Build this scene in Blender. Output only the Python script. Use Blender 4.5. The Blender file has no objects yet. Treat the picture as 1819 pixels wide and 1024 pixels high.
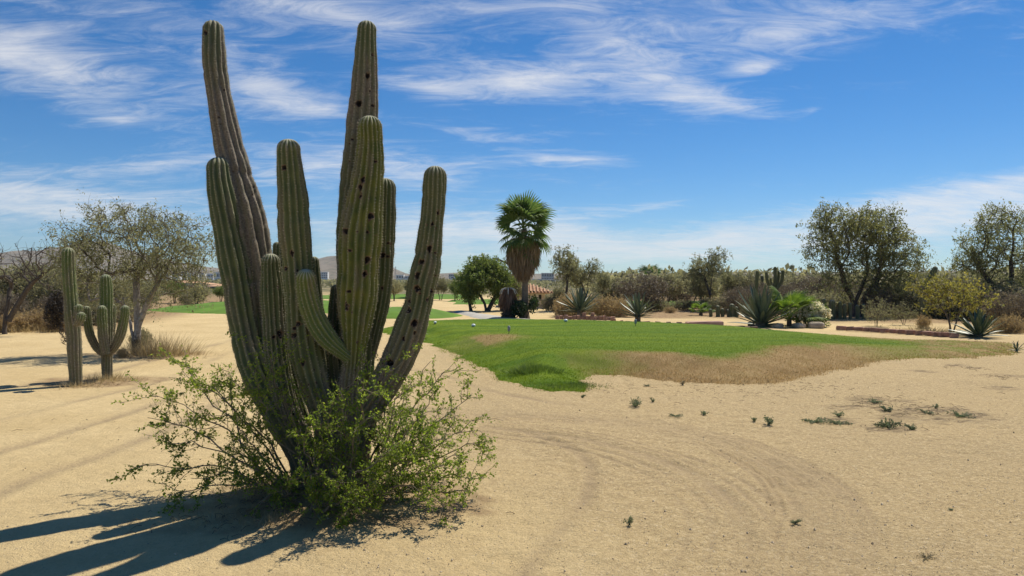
import bpy, math, random
import numpy as np
from mathutils import Vector, Matrix

# ------------------------------------------------------------------ camera, sky, sun, exposure
F_PX, HZ, CAM_H, W_PX, H_PX = 1300.0, 495.0, 1.6, 1819.0, 1024.0
scene = bpy.context.scene
col = scene.collection
cam_data = bpy.data.cameras.new('camera')
cam = bpy.data.objects.new('camera', cam_data)
col.objects.link(cam)
cam.location = (0, 0, CAM_H)
cam.rotation_euler = (math.radians(90), 0, 0)
cam_data.sensor_width = 36.0
cam_data.lens = 36.0 * F_PX / W_PX
cam_data.shift_y = -(H_PX / 2 - HZ) / W_PX
cam_data.clip_start = 0.05
cam_data.clip_end = 9000
scene.camera = cam

SUN_EL, SUN_AZ = math.radians(56), math.radians(39)     # azimuth measured from +Y towards +X
world = bpy.data.worlds.new('World')
scene.world = world
world.use_nodes = True
SUN_STRENGTH, SKY_STRENGTH, EXPOSURE = 5.0, 0.105, 0.24
sun_data = bpy.data.lights.new('sun', 'SUN')
sun_data.energy = SUN_STRENGTH
sun_data.angle = math.radians(0.5)
sun_data.color = (1.0, 0.935, 0.81)
sun = bpy.data.objects.new('sun', sun_data)
col.objects.link(sun)
sun_dir = Vector((math.sin(SUN_AZ) * math.cos(SUN_EL), math.cos(SUN_AZ) * math.cos(SUN_EL), math.sin(SUN_EL)))
sun.rotation_euler = sun_dir.to_track_quat('Z', 'Y').to_euler()
sun.location = sun_dir * 60
vs = scene.view_settings
vs.view_transform = 'Standard'
vs.look = 'None'
vs.gamma = 1.0
vs.exposure = EXPOSURE
vs.use_curve_mapping = False
scene.render.engine = 'CYCLES'
scene.cycles.use_denoising = True
scene.cycles.denoiser = 'OPENIMAGEDENOISE'
scene.cycles.denoising_input_passes = 'RGB_ALBEDO_NORMAL'
scene.cycles.denoising_prefilter = 'ACCURATE'
scene.cycles.max_bounces = 6
scene.cycles.diffuse_bounces = 4
scene.cycles.glossy_bounces = 2
scene.cycles.transmission_bounces = 3
scene.cycles.transparent_max_bounces = 4
scene.cycles.sample_clamp_indirect = 8.0


def build_sky():
    nt = world.node_tree
    nt.nodes.clear()
    N = nt.nodes.new
    L = nt.links.new

    def math_(op, a, b=None, c=None, clamp=False):
        n = N('ShaderNodeMath'); n.operation = op; n.use_clamp = clamp
        for i, v in enumerate((a, b, c)):
            if v is None: continue
            if isinstance(v, (int, float)): n.inputs[i].default_value = v
            else: L(v, n.inputs[i])
        return n.outputs[0]
    out = N('ShaderNodeOutputWorld'); bg = N('ShaderNodeBackground')
    L(bg.outputs[0], out.inputs[0])
    bg.inputs['Strength'].default_value = SKY_STRENGTH
    sky = N('ShaderNodeTexSky'); sky.sky_type = 'NISHITA'; sky.sun_disc = False
    sky.sun_elevation = SUN_EL; sky.sun_rotation = SUN_AZ
    sky.altitude = 1200; sky.air_density = 1.0; sky.dust_density = 0.1; sky.ozone_density = 3.0
    hs = N("ShaderNodeMixRGB"); hs.blend_type = "MULTIPLY"; hs.inputs[0].default_value = 1.0; hs.inputs[2].default_value = (.66, .835, 1.0, 1)

    L(sky.outputs[0], hs.inputs[1])
    sat = N('ShaderNodeHueSaturation'); sat.inputs['Saturation'].default_value = 1.20; sat.inputs['Value'].default_value = .80
    L(hs.outputs[0], sat.inputs['Color'])
    tc = N('ShaderNodeTexCoord')
    sep = N('ShaderNodeSeparateXYZ'); L(tc.outputs['Generated'], sep.inputs[0])
    x, y, z = sep.outputs
    az = math_('ARCTAN2', x, y); el = math_('ARCSINE', z)
    ae = N('ShaderNodeCombineXYZ'); L(az, ae.inputs[0]); L(el, ae.inputs[1])
    zz = math_('ADD', math_('MAXIMUM', z, 0.0), 0.16)
    pl = N('ShaderNodeCombineXYZ'); L(math_('DIVIDE', x, zz), pl.inputs[0]); L(math_('DIVIDE', y, zz), pl.inputs[1])

    def noise(vec, scale, detail, rough, dist, sx=1, sy=1, rot=0, off=0):
        m = N('ShaderNodeMapping'); L(vec, m.inputs[0])
        m.inputs['Rotation'].default_value = (0, 0, rot); m.inputs['Scale'].default_value = (sx, sy, 1)
        m.inputs['Location'].default_value = (off, off * .7, off * .3)
        n = N('ShaderNodeTexNoise'); L(m.outputs[0], n.inputs['Vector'])
        n.inputs['Scale'].default_value = scale; n.inputs['Detail'].default_value = detail
        n.inputs['Roughness'].default_value = rough; n.inputs['Distortion'].default_value = dist
        return n.outputs[0]
    streak = noise(pl.outputs[0], 1.5, 10, .62, .9, 1.0, 1.9, -.25, 3.1)
    wisp = noise(pl.outputs[0], 3.4, 12, .70, 1.5, 1.0, 2.3, .35, 9.7)
    low = noise(pl.outputs[0], .55, 3, .5, .3, 1, 1.5, 0, 5.2)
    # cloud banks of that day: (px, py, half width, half height, tilt deg, strength)
    blobs = [(70, 112, 320, 66, -10, .78), (500, 170, 210, 46, -14, .78), (215, 215, 110, 26, 5, .42),
             (770, 158, 150, 30, -4, .62), (935, 145, 170, 38, -4, .66), (1160, 130, 280, 64, -32, .34),
             (1290, 185, 160, 26, -16, .46), (1338, 122, 62, 17, 0, .85), (900, 18, 460, 44, -3, .30),
             (1480, 40, 620, 50, 5, .30), (1020, 284, 190, 17, -1, .62), (830, 235, 330, 24, -9, .34),
             (1165, 366, 130, 16, 5, .52), (60, 362, 460, 56, -2, .95), (560, 290, 240, 40, 6, .46),
             (620, 30, 260, 30, -8, .46), (1000, 420, 170, 50, -8, .75), (780, 420, 300, 66, 0, .78),
             (1480, 405, 480, 56, 7, .85), (1790, 350, 300, 56, 9, .85), (1240, 440, 330, 34, 3, .5),
             (1440, 198, 50, 18, 20, .42), (300, 290, 330, 20, 12, .40), (760, 310, 130, 26, 0, .45)]
    cov = None

    def blob(px, py, hw, hh, tilt):
        u = (px - W_PX / 2) / F_PX; v = (HZ - py) / F_PX
        a0 = math.atan(u); e0 = math.atan(v / math.sqrt(1 + u * u)); k = 1 / (F_PX * (1 + .55 * u * u))
        m = N('ShaderNodeMapping'); m.vector_type = 'TEXTURE'
        L(ae.outputs[0], m.inputs[0])
        m.inputs['Location'].default_value = (a0, e0, 0)
        m.inputs['Rotation'].default_value = (0, 0, math.radians(tilt))
        m.inputs['Scale'].default_value = (hw * k * 1.45, hh * k * 1.6, 1)
        g = N('ShaderNodeTexGradient'); g.gradient_type = 'QUADRATIC_SPHERE'
        L(m.outputs[0], g.inputs[0])
        return g.outputs[1]
    for (px, py, hw, hh, tilt, st) in blobs:
        g1 = blob(px, py, hw, hh, tilt)
        cov = math_('MULTIPLY', g1, st) if cov is None else math_('MULTIPLY_ADD', g1, st, cov)
    cov = math_('MINIMUM', cov, .60)
    clear = [(1620, 235, 420, 110, 8, .45), (1250, 250, 330, 50, 0, .25), (1500, 320, 400, 40, 5, .2)]      # the open blue gaps of that day
    for (px, py, hw, hh, tilt, st) in clear: cov = math_('SUBTRACT', cov, math_('MULTIPLY', blob(px, py, hw, hh, tilt), st))
    lowc = math_('MULTIPLY', math_('SUBTRACT', low, .34), .72)
    cov = math_('ADD', cov, math_('MAXIMUM', lowc, 0.0))
    n1 = math_('ADD', math_('MULTIPLY', streak, .45), math_('MULTIPLY', wisp, .55))
    d = math_('ADD', math_('MULTIPLY', math_('SUBTRACT', n1, .5), 2.7), math_('MULTIPLY', cov, 1.25))
    mr = N('ShaderNodeMapRange'); mr.interpolation_type = 'SMOOTHSTEP'
    L(d, mr.inputs[0]); mr.inputs[1].default_value = .10; mr.inputs[2].default_value = 1.30
    mr.inputs[3].default_value = 0; mr.inputs[4].default_value = .76
    up = N('ShaderNodeMapRange'); L(z, up.inputs[0]); up.inputs[1].default_value = 0.0; up.inputs[2].default_value = .03
    dens = math_('MULTIPLY', mr.outputs[0], up.outputs[0], clamp=True)
    mix = N('ShaderNodeMixRGB'); L(dens, mix.inputs[0]); L(sat.outputs[0], mix.inputs[1])
    mix.inputs[2].default_value = (7.3, 7.2, 7.1, 1)
    L(mix.outputs[0], bg.inputs['Color'])


build_sky()

# ------------------------------------------------------------------ helpers
RNG = np.random.default_rng(11)


def P(px, py, d):
    return np.array([(px - W_PX / 2) / F_PX * d, d, CAM_H - (py - HZ) / F_PX * d])


def G(px, py, z=0.0):
    d = (CAM_H - z) * F_PX / (py - HZ)
    return np.array([(px - W_PX / 2) / F_PX * d, d, z])


def XD(px, d):
    return (px - W_PX / 2) / F_PX * d


def _hash(ix, iy, seed):
    h = (ix.astype(np.int64) * 374761393 + iy.astype(np.int64) * 668265263 + seed * 974634777) & 0x7fffffff
    h = ((h ^ (h >> 13)) * 1274126177) & 0x7fffffff
    return ((h ^ (h >> 16)) & 0xffff) / 65535.0


def vnoise(x, y, seed=0):
    x = np.asarray(x, float); y = np.asarray(y, float)
    ix = np.floor(x); iy = np.floor(y)
    fx = x - ix; fy = y - iy
    fx = fx * fx * (3 - 2 * fx); fy = fy * fy * (3 - 2 * fy)
    a = _hash(ix, iy, seed); b = _hash(ix + 1, iy, seed); c = _hash(ix, iy + 1, seed); d = _hash(ix + 1, iy + 1, seed)
    return (a * (1 - fx) + b * fx) * (1 - fy) + (c * (1 - fx) + d * fx) * fy


def fbm(x, y, seed=0, octs=4):
    s = 0; a = .5; t = 0
    for i in range(octs):
        s = s + a * vnoise(x * 2 ** i, y * 2 ** i, seed + i * 7); t += a; a *= .5
    return s / t


def sstep(a, b, x):
    t = np.clip((np.asarray(x, float) - a) / (b - a), 0, 1)
    return t * t * (3 - 2 * t)


def make_mesh(name, V, quads=None, tris=None, attrs=None, smooth=False):
    V = np.asarray(V, np.float32).reshape(-1, 3)
    q = np.zeros((0, 4), np.int32) if quads is None else np.asarray(quads, np.int32).reshape(-1, 4)
    t = np.zeros((0, 3), np.int32) if tris is None else np.asarray(tris, np.int32).reshape(-1, 3)
    me = bpy.data.meshes.new(name)
    me.vertices.add(len(V)); me.vertices.foreach_set('co', V.ravel())
    nl = q.size + t.size
    me.loops.add(nl); me.loops.foreach_set('vertex_index', np.concatenate([q.ravel(), t.ravel()]).astype(np.int32))
    nf = len(q) + len(t)
    me.polygons.add(nf)
    starts = np.concatenate([np.arange(len(q)) * 4, q.size + np.arange(len(t)) * 3]).astype(np.int32)
    me.polygons.foreach_set('loop_start', starts)
    me.polygons.foreach_set('use_smooth', np.full(nf, smooth, bool))
    me.update(calc_edges=True)
    for k, a in (attrs or {}).items():
        at = me.attributes.new(k, 'FLOAT', 'POINT')
        at.data.foreach_set('value', np.asarray(a, np.float32).ravel())
    return me


def obj(name, me, mat=None, parent=None, loc=None, rot=None, scale=None, label=None, cat=None, group=None, kind=None):
    o = bpy.data.objects.new(name, me)
    col.objects.link(o)
    if mat is not None and me is not None and not me.materials: me.materials.append(mat)
    if parent is not None: o.parent = parent
    if loc is not None: o.location = tuple(float(v) for v in loc)
    if rot is not None: o.rotation_euler = rot
    if scale is not None: o.scale = (scale, scale, scale) if isinstance(scale, (int, float)) else scale
    tag(o, label, cat, group, kind)
    return o


def tag(o, label=None, cat=None, group=None, kind=None):
    if label: o['label'] = label
    if cat: o['category'] = cat
    if group: o['group'] = group
    if kind: o['kind'] = kind
    return o


def copy_tree(o, parent=None):
    c = o.copy(); col.objects.link(c); c.parent = parent
    for ch in o.children: copy_tree(ch, c)
    return c


class MB:
    """collects geometry for one mesh"""
    def __init__(s): s.V = []; s.Q = []; s.T = []; s.A = []; s.n = 0

    def add(s, V, Q=None, T=None, a=0.0):
        V = np.asarray(V, float).reshape(-1, 3)
        if Q is not None and len(Q): s.Q.append(np.asarray(Q, int).reshape(-1, 4) + s.n)
        if T is not None and len(T): s.T.append(np.asarray(T, int).reshape(-1, 3) + s.n)
        s.V.append(V); s.n += len(V)
        s.A.append(np.broadcast_to(np.asarray(a, float), (len(V),)).copy())
        return s

    def box(s, c, size, rz=0.0, a=0.0, jit=0.0, rng=RNG):
        sx, sy, sz = np.array(size) / 2
        v = np.array([[x, y, z] for x in (-sx, sx) for y in (-sy, sy) for z in (-sz, sz)])
        if jit: v = v + rng.normal(0, jit, v.shape)
        cr, sr = math.cos(rz), math.sin(rz)
        v = np.stack([v[:, 0] * cr - v[:, 1] * sr, v[:, 0] * sr + v[:, 1] * cr, v[:, 2]], 1) + np.array(c)
        return s.add(v, [[0, 1, 3, 2], [4, 6, 7, 5], [0, 4, 5, 1], [2, 3, 7, 6], [0, 2, 6, 4], [1, 5, 7, 3]], a=a)

    def tube(s, pts, rad, sides=6, a=0.0, cap=True):
        pts = np.asarray(pts, float); rad = np.broadcast_to(np.asarray(rad, float), (len(pts),))
        T = np.gradient(pts, axis=0); T /= np.linalg.norm(T, axis=1)[:, None] + 1e-9
        ref = np.array([0, 0, 1.0]) if abs(T[0][2]) < .9 else np.array([1.0, 0, 0])
        n = np.cross(T[0], ref); n /= np.linalg.norm(n)
        th = np.arange(sides) * 2 * math.pi / sides
        rings = []
        for i in range(len(pts)):
            n = n - T[i] * n.dot(T[i]); n /= np.linalg.norm(n) + 1e-9
            b = np.cross(T[i], n)
            rings.append(pts[i] + rad[i] * (np.cos(th)[:, None] * n + np.sin(th)[:, None] * b))
        V = np.concatenate(rings)
        i = np.arange(len(pts) - 1)[:, None] * sides; k = np.arange(sides)[None]; k2 = (k + 1) % sides
        Q = np.stack([i + k, i + k2, i + sides + k2, i + sides + k], -1).reshape(-1, 4)
        Tt = None
        if cap:
            V = np.concatenate([V, pts[-1:]]); last = (len(pts) - 1) * sides
            Tt = np.stack([last + k[0], last + k2[0], np.full(sides, len(V) - 1)], 1)
        return s.add(V, Q, Tt, a=a)

    def mesh(s, name, smooth=False, attr='v'):
        V = np.concatenate(s.V); Q = np.concatenate(s.Q) if s.Q else None; T = np.concatenate(s.T) if s.T else None
        return make_mesh(name, V, Q, T, {attr: np.concatenate(s.A)}, smooth)


def leaf_quads(C, D, L, Wd, rng, v, fold=.0):
    """rhombic leaves: centres C, long axes D (unit), lengths L, widths Wd, value v"""
    n = len(C)
    R = rng.normal(size=(n, 3)); B = np.cross(D, R); B /= np.linalg.norm(B, axis=1)[:, None] + 1e-9
    L = np.broadcast_to(L, (n,))[:, None]; Wd = np.broadcast_to(Wd, (n,))[:, None]
    Nn = np.cross(D, B)
    V = np.stack([C - D * L * .5, C + B * Wd * .5 + Nn * fold * Wd - D * L * .05, C + D * L * .5, C - B * Wd * .5 + Nn * fold * Wd - D * L * .05], 1).reshape(-1, 3)
    T = np.arange(n)[:, None] * 4
    T = np.concatenate([T + np.array([0, 1, 2]), T + np.array([0, 2, 3])])
    return V, T, np.repeat(np.broadcast_to(v, (n,)), 4)


def rand_dirs(rng, n, bias=(0, 0, 0)):
    d = rng.normal(size=(n, 3)) + np.array(bias)
    return d / (np.linalg.norm(d, axis=1)[:, None] + 1e-9)


def blades(C, H, Wd, rng, lean=.35, v=0.0, bend=None):
    """single triangle grass blades standing at C"""
    n = len(C); H = np.broadcast_to(H, (n,)); Wd = np.broadcast_to(Wd, (n,))
    a = rng.uniform(0, 2 * math.pi, n); w = np.stack([np.cos(a), np.sin(a), np.zeros(n)], 1) * (Wd * .5)[:, None]
    ln = rng.normal(0, lean, (n, 2)) * H[:, None]
    if bend is not None: ln = ln + bend * H[:, None]
    top = C + np.concatenate([ln, H[:, None]], 1)
    V = np.stack([C - w, C + w, top], 1).reshape(-1, 3)
    return V, np.arange(3 * n).reshape(-1, 3), np.repeat(np.broadcast_to(v, (n,)), 3)


# ------------------------------------------------------------------ materials
class Nt:
    def __init__(s, name):
        s.m = bpy.data.materials.new(name); s.m.use_nodes = True
        s.t = s.m.node_tree; s.t.nodes.clear()
        s.out = s.t.nodes.new('ShaderNodeOutputMaterial')

    def n(s, t, **kw):
        nd = s.t.nodes.new(t)
        for k, v in kw.items():
            if hasattr(nd, k) and k not in ('Scale',): setattr(nd, k, v)
        return nd

    def l(s, a, b): s.t.links.new(a, b)

    def setin(s, sock, v):
        if v is None: return
        if hasattr(v, 'is_output'): s.l(v, sock)
        else: sock.default_value = v

    def math(s, op, a, b=None, clamp=False):
        nd = s.n('ShaderNodeMath', operation=op); nd.use_clamp = clamp
        s.setin(nd.inputs[0], a); s.setin(nd.inputs[1], b); return nd.outputs[0]

    def mix(s, f, a, b, blend='MIX'):
        nd = s.n('ShaderNodeMixRGB', blend_type=blend)
        s.setin(nd.inputs[0], f)
        for i, c in ((1, a), (2, b)): s.setin(nd.inputs[i], c if hasattr(c, 'is_output') else (*c, 1))
        return nd.outputs[0]

    def noise(s, scale, detail=4, rough=.55, vec=None, dist=0, stretch=None):
        nd = s.n('ShaderNodeTexNoise')
        nd.inputs['Scale'].default_value = scale; nd.inputs['Detail'].default_value = detail
        nd.inputs['Roughness'].default_value = rough; nd.inputs['Distortion'].default_value = dist
        v = vec if vec is not None else s.pos()
        if stretch:
            mp = s.n('ShaderNodeMapping'); s.l(v, mp.inputs[0]); mp.inputs['Scale'].default_value = stretch; v = mp.outputs[0]
        s.l(v, nd.inputs['Vector']); return nd.outputs[0]

    def pos(s, objspace=False):
        if objspace: return s.n('ShaderNodeTexCoord').outputs['Object']
        return s.n('ShaderNodeNewGeometry').outputs['Position']

    def attr(s, name):
        nd = s.n('ShaderNodeAttribute', attribute_name=name); return nd.outputs['Fac']

    def rng(s, v, a, b, c=0.0, d=1.0):
        nd = s.n('ShaderNodeMapRange'); s.setin(nd.inputs[0], v)
        for i, q in enumerate((a, b, c, d)): nd.inputs[i + 1].default_value = q
        return nd.outputs[0]

    def rand(s): return s.n('ShaderNodeObjectInfo').outputs['Random']

    def bump(s, h, strength=.4, dist=.02):
        nd = s.n('ShaderNodeBump'); nd.inputs['Strength'].default_value = strength; nd.inputs['Distance'].default_value = dist
        s.l(h, nd.inputs['Height']); return nd.outputs[0]

    def pbr(s, colr, rough=.8, normal=None, spec=.25):
        p = s.n('ShaderNodeBsdfPrincipled')
        s.setin(p.inputs['Base Color'], colr if hasattr(colr, 'is_output') else (*colr, 1))
        s.setin(p.inputs['Roughness'], rough); p.inputs['Specular IOR Level'].default_value = spec
        if normal is not None: s.l(normal, p.inputs['Normal'])
        s.l(p.outputs[0], s.out.inputs[0]); return s.m

    def leaf(s, colr, trans=.35, tcol=None, rough=.6):
        d = s.n('ShaderNodeBsdfPrincipled'); s.setin(d.inputs['Base Color'], colr); d.inputs['Roughness'].default_value = rough
        d.inputs['Specular IOR Level'].default_value = .3
        t = s.n('ShaderNodeBsdfTranslucent')
        s.setin(t.inputs['Color'], tcol if tcol is not None else colr)
        mx = s.n('ShaderNodeMixShader'); mx.inputs[0].default_value = trans
        s.l(d.outputs[0], mx.inputs[1]); s.l(t.outputs[0], mx.inputs[2]); s.l(mx.outputs[0], s.out.inputs[0]); return s.m


def leaf_mat(name, c1, c2, c3=None, trans=.35, tb=1.3, var=.25):
    """leaf colour runs c1 -> c2 (-> c3) with the per-leaf value v, shifted a little per plant"""
    k = Nt(name)
    v = k.attr('v')
    c = k.mix(k.rng(v, 0, .6), c1, c2)
    if c3: c = k.mix(k.rng(v, .75, 1.0), c, c3)
    r = k.rng(k.rand(), 0, 1, 1 - var, 1 + var)
    c = k.mix(1.0, c, comb(k, r), 'MULTIPLY')
    tcol = k.mix(1.0, c, (tb, tb * 1.02, tb * .8), 'MULTIPLY')
    return k.leaf(c, trans, tcol)


def comb(k, v):
    nd = k.n('ShaderNodeCombineXYZ')
    for i in range(3): k.l(v, nd.inputs[i])
    return nd.outputs[0]


def plain_mat(name, c, rough=.8, nscale=8.0, amt=.3, bump=.0, spec=.2, objspace=False, stretch=None, c2=None):
    k = Nt(name)
    nz = k.noise(nscale, 5, .6, vec=k.pos(objspace), stretch=stretch)
    dark = tuple(x * (1 - amt) for x in c); lite = c2 or tuple(min(1, x * (1 + amt)) for x in c)
    cc = k.mix(k.rng(nz, .3, .7), dark, lite)
    nm = k.bump(nz, bump, .02) if bump else None
    return k.pbr(cc, rough, nm, spec)


BARK = plain_mat('bark_grey_brown', (.14, .11, .085), .9, 14, .45, .5)
BARK_DARK = plain_mat('bark_dark', (.085, .07, .057), .9, 14, .4, .5)
TWIG_DRY = plain_mat('dry_twig', (.26, .19, .125), .9, 9, .35)

# ------------------------------------------------------------------ ground sheet
CX, CY = XD(598, 5.35), 5.35          # foot of the big cactus


def arc_pts(pxs, n=60):
    p = np.array([G(a, b)[:2] for a, b in pxs]); t = np.linspace(0, len(p) - 1, n)
    out = []
    for u in t:
        i = min(int(u), len(p) - 2); f = u - i
        p0, p1, p2, p3 = p[max(i - 1, 0)], p[i], p[i + 1], p[min(i + 2, len(p) - 1)]
        out.append(.5 * (2 * p1 + (p2 - p0) * f + (2 * p0 - 5 * p1 + 4 * p2 - p3) * f * f + (3 * p1 - p0 - 3 * p2 + p3) * f ** 3))
    return np.array(out)


TRACKS = [  # wheel tracks in the sand: (points, width, depth)
    (arc_pts([(700, 730), (870, 738), (1010, 742), (1150, 752), (1290, 787), (1400, 838), (1455, 900), (1455, 960), (1425, 1030), (1380, 1130)]), .055, .013),
    (arc_pts([(860, 760), (1000, 775), (1120, 800), (1230, 840), (1300, 890), (1330, 950), (1320, 1040), (1290, 1120)]), .06, .010),
    (arc_pts([(930, 768), (1000, 790), (1040, 815), (1050, 850), (1030, 900), (960, 980), (900, 1060)]), .06, .009),
    (arc_pts([(1370, 850), (1420, 900), (1425, 960), (1400, 1030), (1350, 1130)]), .05, .010),
    (arc_pts([(-60, 760), (100, 722), (230, 690), (340, 655), (440, 615), (560, 580)]), .09, .012),
    (arc_pts([(-60, 820), (100, 772), (250, 727), (380, 675), (470, 632), (590, 590)]), .09, .012),
    (arc_pts([(-60, 900), (80, 842), (200, 800), (330, 745), (430, 690)]), .10, .010),
    (arc_pts([(-60, 700), (150, 668), (330, 626), (420, 600)]), .12, .012),
    (arc_pts([(640, 650), (720, 655), (790, 668), (860, 690), (960, 712), (1090, 730)]), .08, .010)]
for _j, _o in enumerate((-.30, -.24, -.19, -.13, -.08, .07, .12, .18, .25, .31)):
    _p = TRACKS[0][0]; _t = np.gradient(_p, axis=0); _n = np.stack([_t[:, 1], -_t[:, 0]], 1); _n /= np.linalg.norm(_n, axis=1)[:, None]
    TRACKS.append((_p + _n * _o, .024, .007 + .003 * (_j % 3)))
    if _j % 2:
        _p = TRACKS[1][0]; _t = np.gradient(_p, axis=0); _n = np.stack([_t[:, 1], -_t[:, 0]], 1); _n /= np.linalg.norm(_n, axis=1)[:, None]
        TRACKS.append((_p + _n * _o * 1.2, .026, .007))
STAINS = [(1555, 713, .42, .10), (1645, 728, .45, .14), (1700, 742, .35, .10), (1575, 757, .28, .09), (1490, 745, .25, .06),
          (1712, 652, .30, .10), (1785, 668, .30, .08), (1775, 690, .22, .06), (1620, 742, .35, .10), (1500, 722, .3, .05), (1640, 660, .2, .05)]


def track_field(x, y):
    h = np.zeros_like(x); m = np.zeros_like(x)
    for pts, w, dep in TRACKS:
        best = np.full(x.shape, 1e9)
        sel = (x > pts[:, 0].min() - .6) & (x < pts[:, 0].max() + .6) & (y > pts[:, 1].min() - .6) & (y < pts[:, 1].max() + .6)
        xs, ys = x[sel], y[sel]; b = np.full(xs.shape, 1e9)
        for q in range(len(pts) - 1):
            a0 = pts[q]; e = pts[q + 1] - a0; L2 = e.dot(e) + 1e-9
            t = np.clip(((xs - a0[0]) * e[0] + (ys - a0[1]) * e[1]) / L2, 0, 1)
            b = np.minimum(b, np.hypot(xs - a0[0] - t * e[0], ys - a0[1] - t * e[1]))
        best[sel] = b
        g = np.exp(-(best / w) ** 2); rim = np.exp(-((best - 1.7 * w) / (.6 * w)) ** 2)
        brk = .45 + .75 * fbm(x * 1.3, y * 1.3, 31, 3)
        brk = np.clip(brk * (.5 + 1.1 * sstep(.35, .62, fbm(x * .9 + 5, y * .9, 33, 3))), 0, 1.2)
        h += .9 * dep * (-g + .55 * rim) * brk; m = np.maximum(m, g * brk)
    return h, m


def ground_z(x, y):
    x = np.asarray(x, float); y = np.asarray(y, float)
    near = sstep(60, 15, y)
    z = (fbm(x * .35 + 3, y * .35, 5, 3) - .5) * .09 * near
    z = z + (fbm(x * 2.2, y * 2.2, 15, 3) - .5) * .022 * sstep(22, 8, y)
    r2 = ((x - CX) / 1.15) ** 2 + ((y - CY) / .8) ** 2
    z = z + .07 * np.exp(-r2)
    z = z + (fbm(x * .05, y * .05, 9, 3) - .5) * .8 * sstep(45, 120, y)
    return z


def build_ground():
    def axis(brk):
        out = []
        for a, b, st in brk: out.append(np.arange(a, b, st))
        return np.concatenate(out + [np.array([brk[-1][1]])])
    xr = axis([(0, 3.0, .022), (3.0, 4.6, .04), (4.6, 9, .08), (9, 16, .25), (16, 40, 1.0), (40, 200, 8), (200, 1000, 80), (1000, 5000, 500)])
    xs = np.concatenate([-xr[:0:-1], xr])
    ys = axis([(-300, -20, 40), (-20, 2.0, 2), (2.0, 3.0, .1), (3.0, 7.6, .022), (7.6, 9.0, .035), (9.0, 16, .075), (16, 28, .2), (28, 60, .8), (60, 300, 10), (300, 6000, 300)])
    X, Y = np.meshgrid(xs, ys); x, y = X.ravel(), Y.ravel()
    z = ground_z(x, y); th, tm = track_field(x, y); z = z + th
    fine = (x > -9) & (x < 9) & (y > 2) & (y < 16)
    dz = np.zeros_like(z)
    xf, yf = x[fine], y[fine]
    rough = .35 + .65 * sstep(.35, .65, fbm(xf * .6 + 9, yf * .6, 77, 3))
    rough *= .35 + .65 * sstep(-3.0, 0.0, xf + .25 * (yf - 6))
    dz[fine] = (fbm(xf * 9, yf * 9, 41, 3) - .5) * .024 * rough
    z = z + dz
    stain = np.zeros_like(z)
    for px, py, rx, ry in STAINS:
        c = G(px, py); n = fbm(x * 4, y * 4, 61, 3)
        stain = np.maximum(stain, sstep(1.5, .3, ((x - c[0]) / rx) ** 2 + ((y - c[1]) / (ry * 3.2)) ** 2 + (n - .5) * 3.0))
    # leaf litter under the scrub belts
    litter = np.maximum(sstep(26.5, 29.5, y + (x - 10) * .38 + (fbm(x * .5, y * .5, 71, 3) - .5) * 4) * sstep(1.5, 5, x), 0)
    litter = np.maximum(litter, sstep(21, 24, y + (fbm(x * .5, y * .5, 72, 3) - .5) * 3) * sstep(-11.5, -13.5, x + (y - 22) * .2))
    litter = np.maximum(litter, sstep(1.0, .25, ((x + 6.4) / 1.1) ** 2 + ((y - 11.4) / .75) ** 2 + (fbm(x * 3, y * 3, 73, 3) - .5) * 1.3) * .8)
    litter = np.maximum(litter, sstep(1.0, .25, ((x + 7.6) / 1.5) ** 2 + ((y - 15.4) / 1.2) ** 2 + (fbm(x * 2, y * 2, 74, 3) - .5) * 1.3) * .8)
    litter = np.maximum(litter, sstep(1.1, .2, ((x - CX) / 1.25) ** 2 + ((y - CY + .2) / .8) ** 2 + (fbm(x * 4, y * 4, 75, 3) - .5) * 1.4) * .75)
    far = sstep(58, 85, y + (fbm(x * .2, y * .2, 79, 3) - .5) * 20)
    # pale smooth blown sand of the open left, coarse grit to the right
    grit = sstep(-2.2, .6, x + (y - 6) * .16 + (fbm(x * .5, y * .5, 81, 3) - .5) * 2.5) * sstep(24, 14, y)
    ny, nx = X.shape
    i = np.arange(ny - 1)[:, None] * nx + np.arange(nx - 1)[None]
    Q = np.stack([i, i + 1, i + nx + 1, i + nx], -1).reshape(-1, 4)
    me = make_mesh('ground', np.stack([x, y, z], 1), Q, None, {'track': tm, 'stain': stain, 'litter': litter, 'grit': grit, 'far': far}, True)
    k = Nt('sand')
    p = k.pos()
    big = k.noise(.7, 5, .6, p); mid = k.noise(6, 5, .65, p); fin = k.noise(46, 4, .8, p); grain = k.noise(85, 4, .8, p); cl = k.noise(30, 5, .75, p)
    c = k.mix(k.rng(big, .3, .7), (.56, .415, .205), (.68, .525, .28))
    c = k.mix(k.rng(mid, .35, .75, 0, .5), c, (.45, .33, .17))
    c = k.mix(k.math('MULTIPLY', k.attr('grit'), k.rng(big, .25, .8, .4, .85)), c, (.39, .285, .145))
    sp = k.math('MULTIPLY', k.rng(grain, .54, .64), k.rng(k.attr('grit'), 0, 1, .25, .85))
    c = k.mix(sp, c, (.15, .105, .065))
    sp2 = k.math('MULTIPLY', k.rng(fin, .57, .68), k.rng(k.attr('grit'), 0, 1, .2, .7))
    c = k.mix(sp2, c, (.74, .61, .41))
    c = k.mix(k.math('MULTIPLY', k.rng(cl, .50, .62), k.rng(k.attr('grit'), 0, 1, .15, .55)), c, (.28, .20, .11))
    c = k.mix(k.math('MULTIPLY', k.rng(cl, .46, .36), k.rng(k.attr('grit'), 0, 1, .1, .4)), c, (.74, .60, .38))
    c = k.mix(k.math('MULTIPLY', k.attr('track'), k.rng(fin, .35, .6, .2, .8)), c, (.33, .245, .145))
    lit = k.math('MULTIPLY', k.attr('litter'), k.rng(mid, .25, .6, .35, 1.0))
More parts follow.
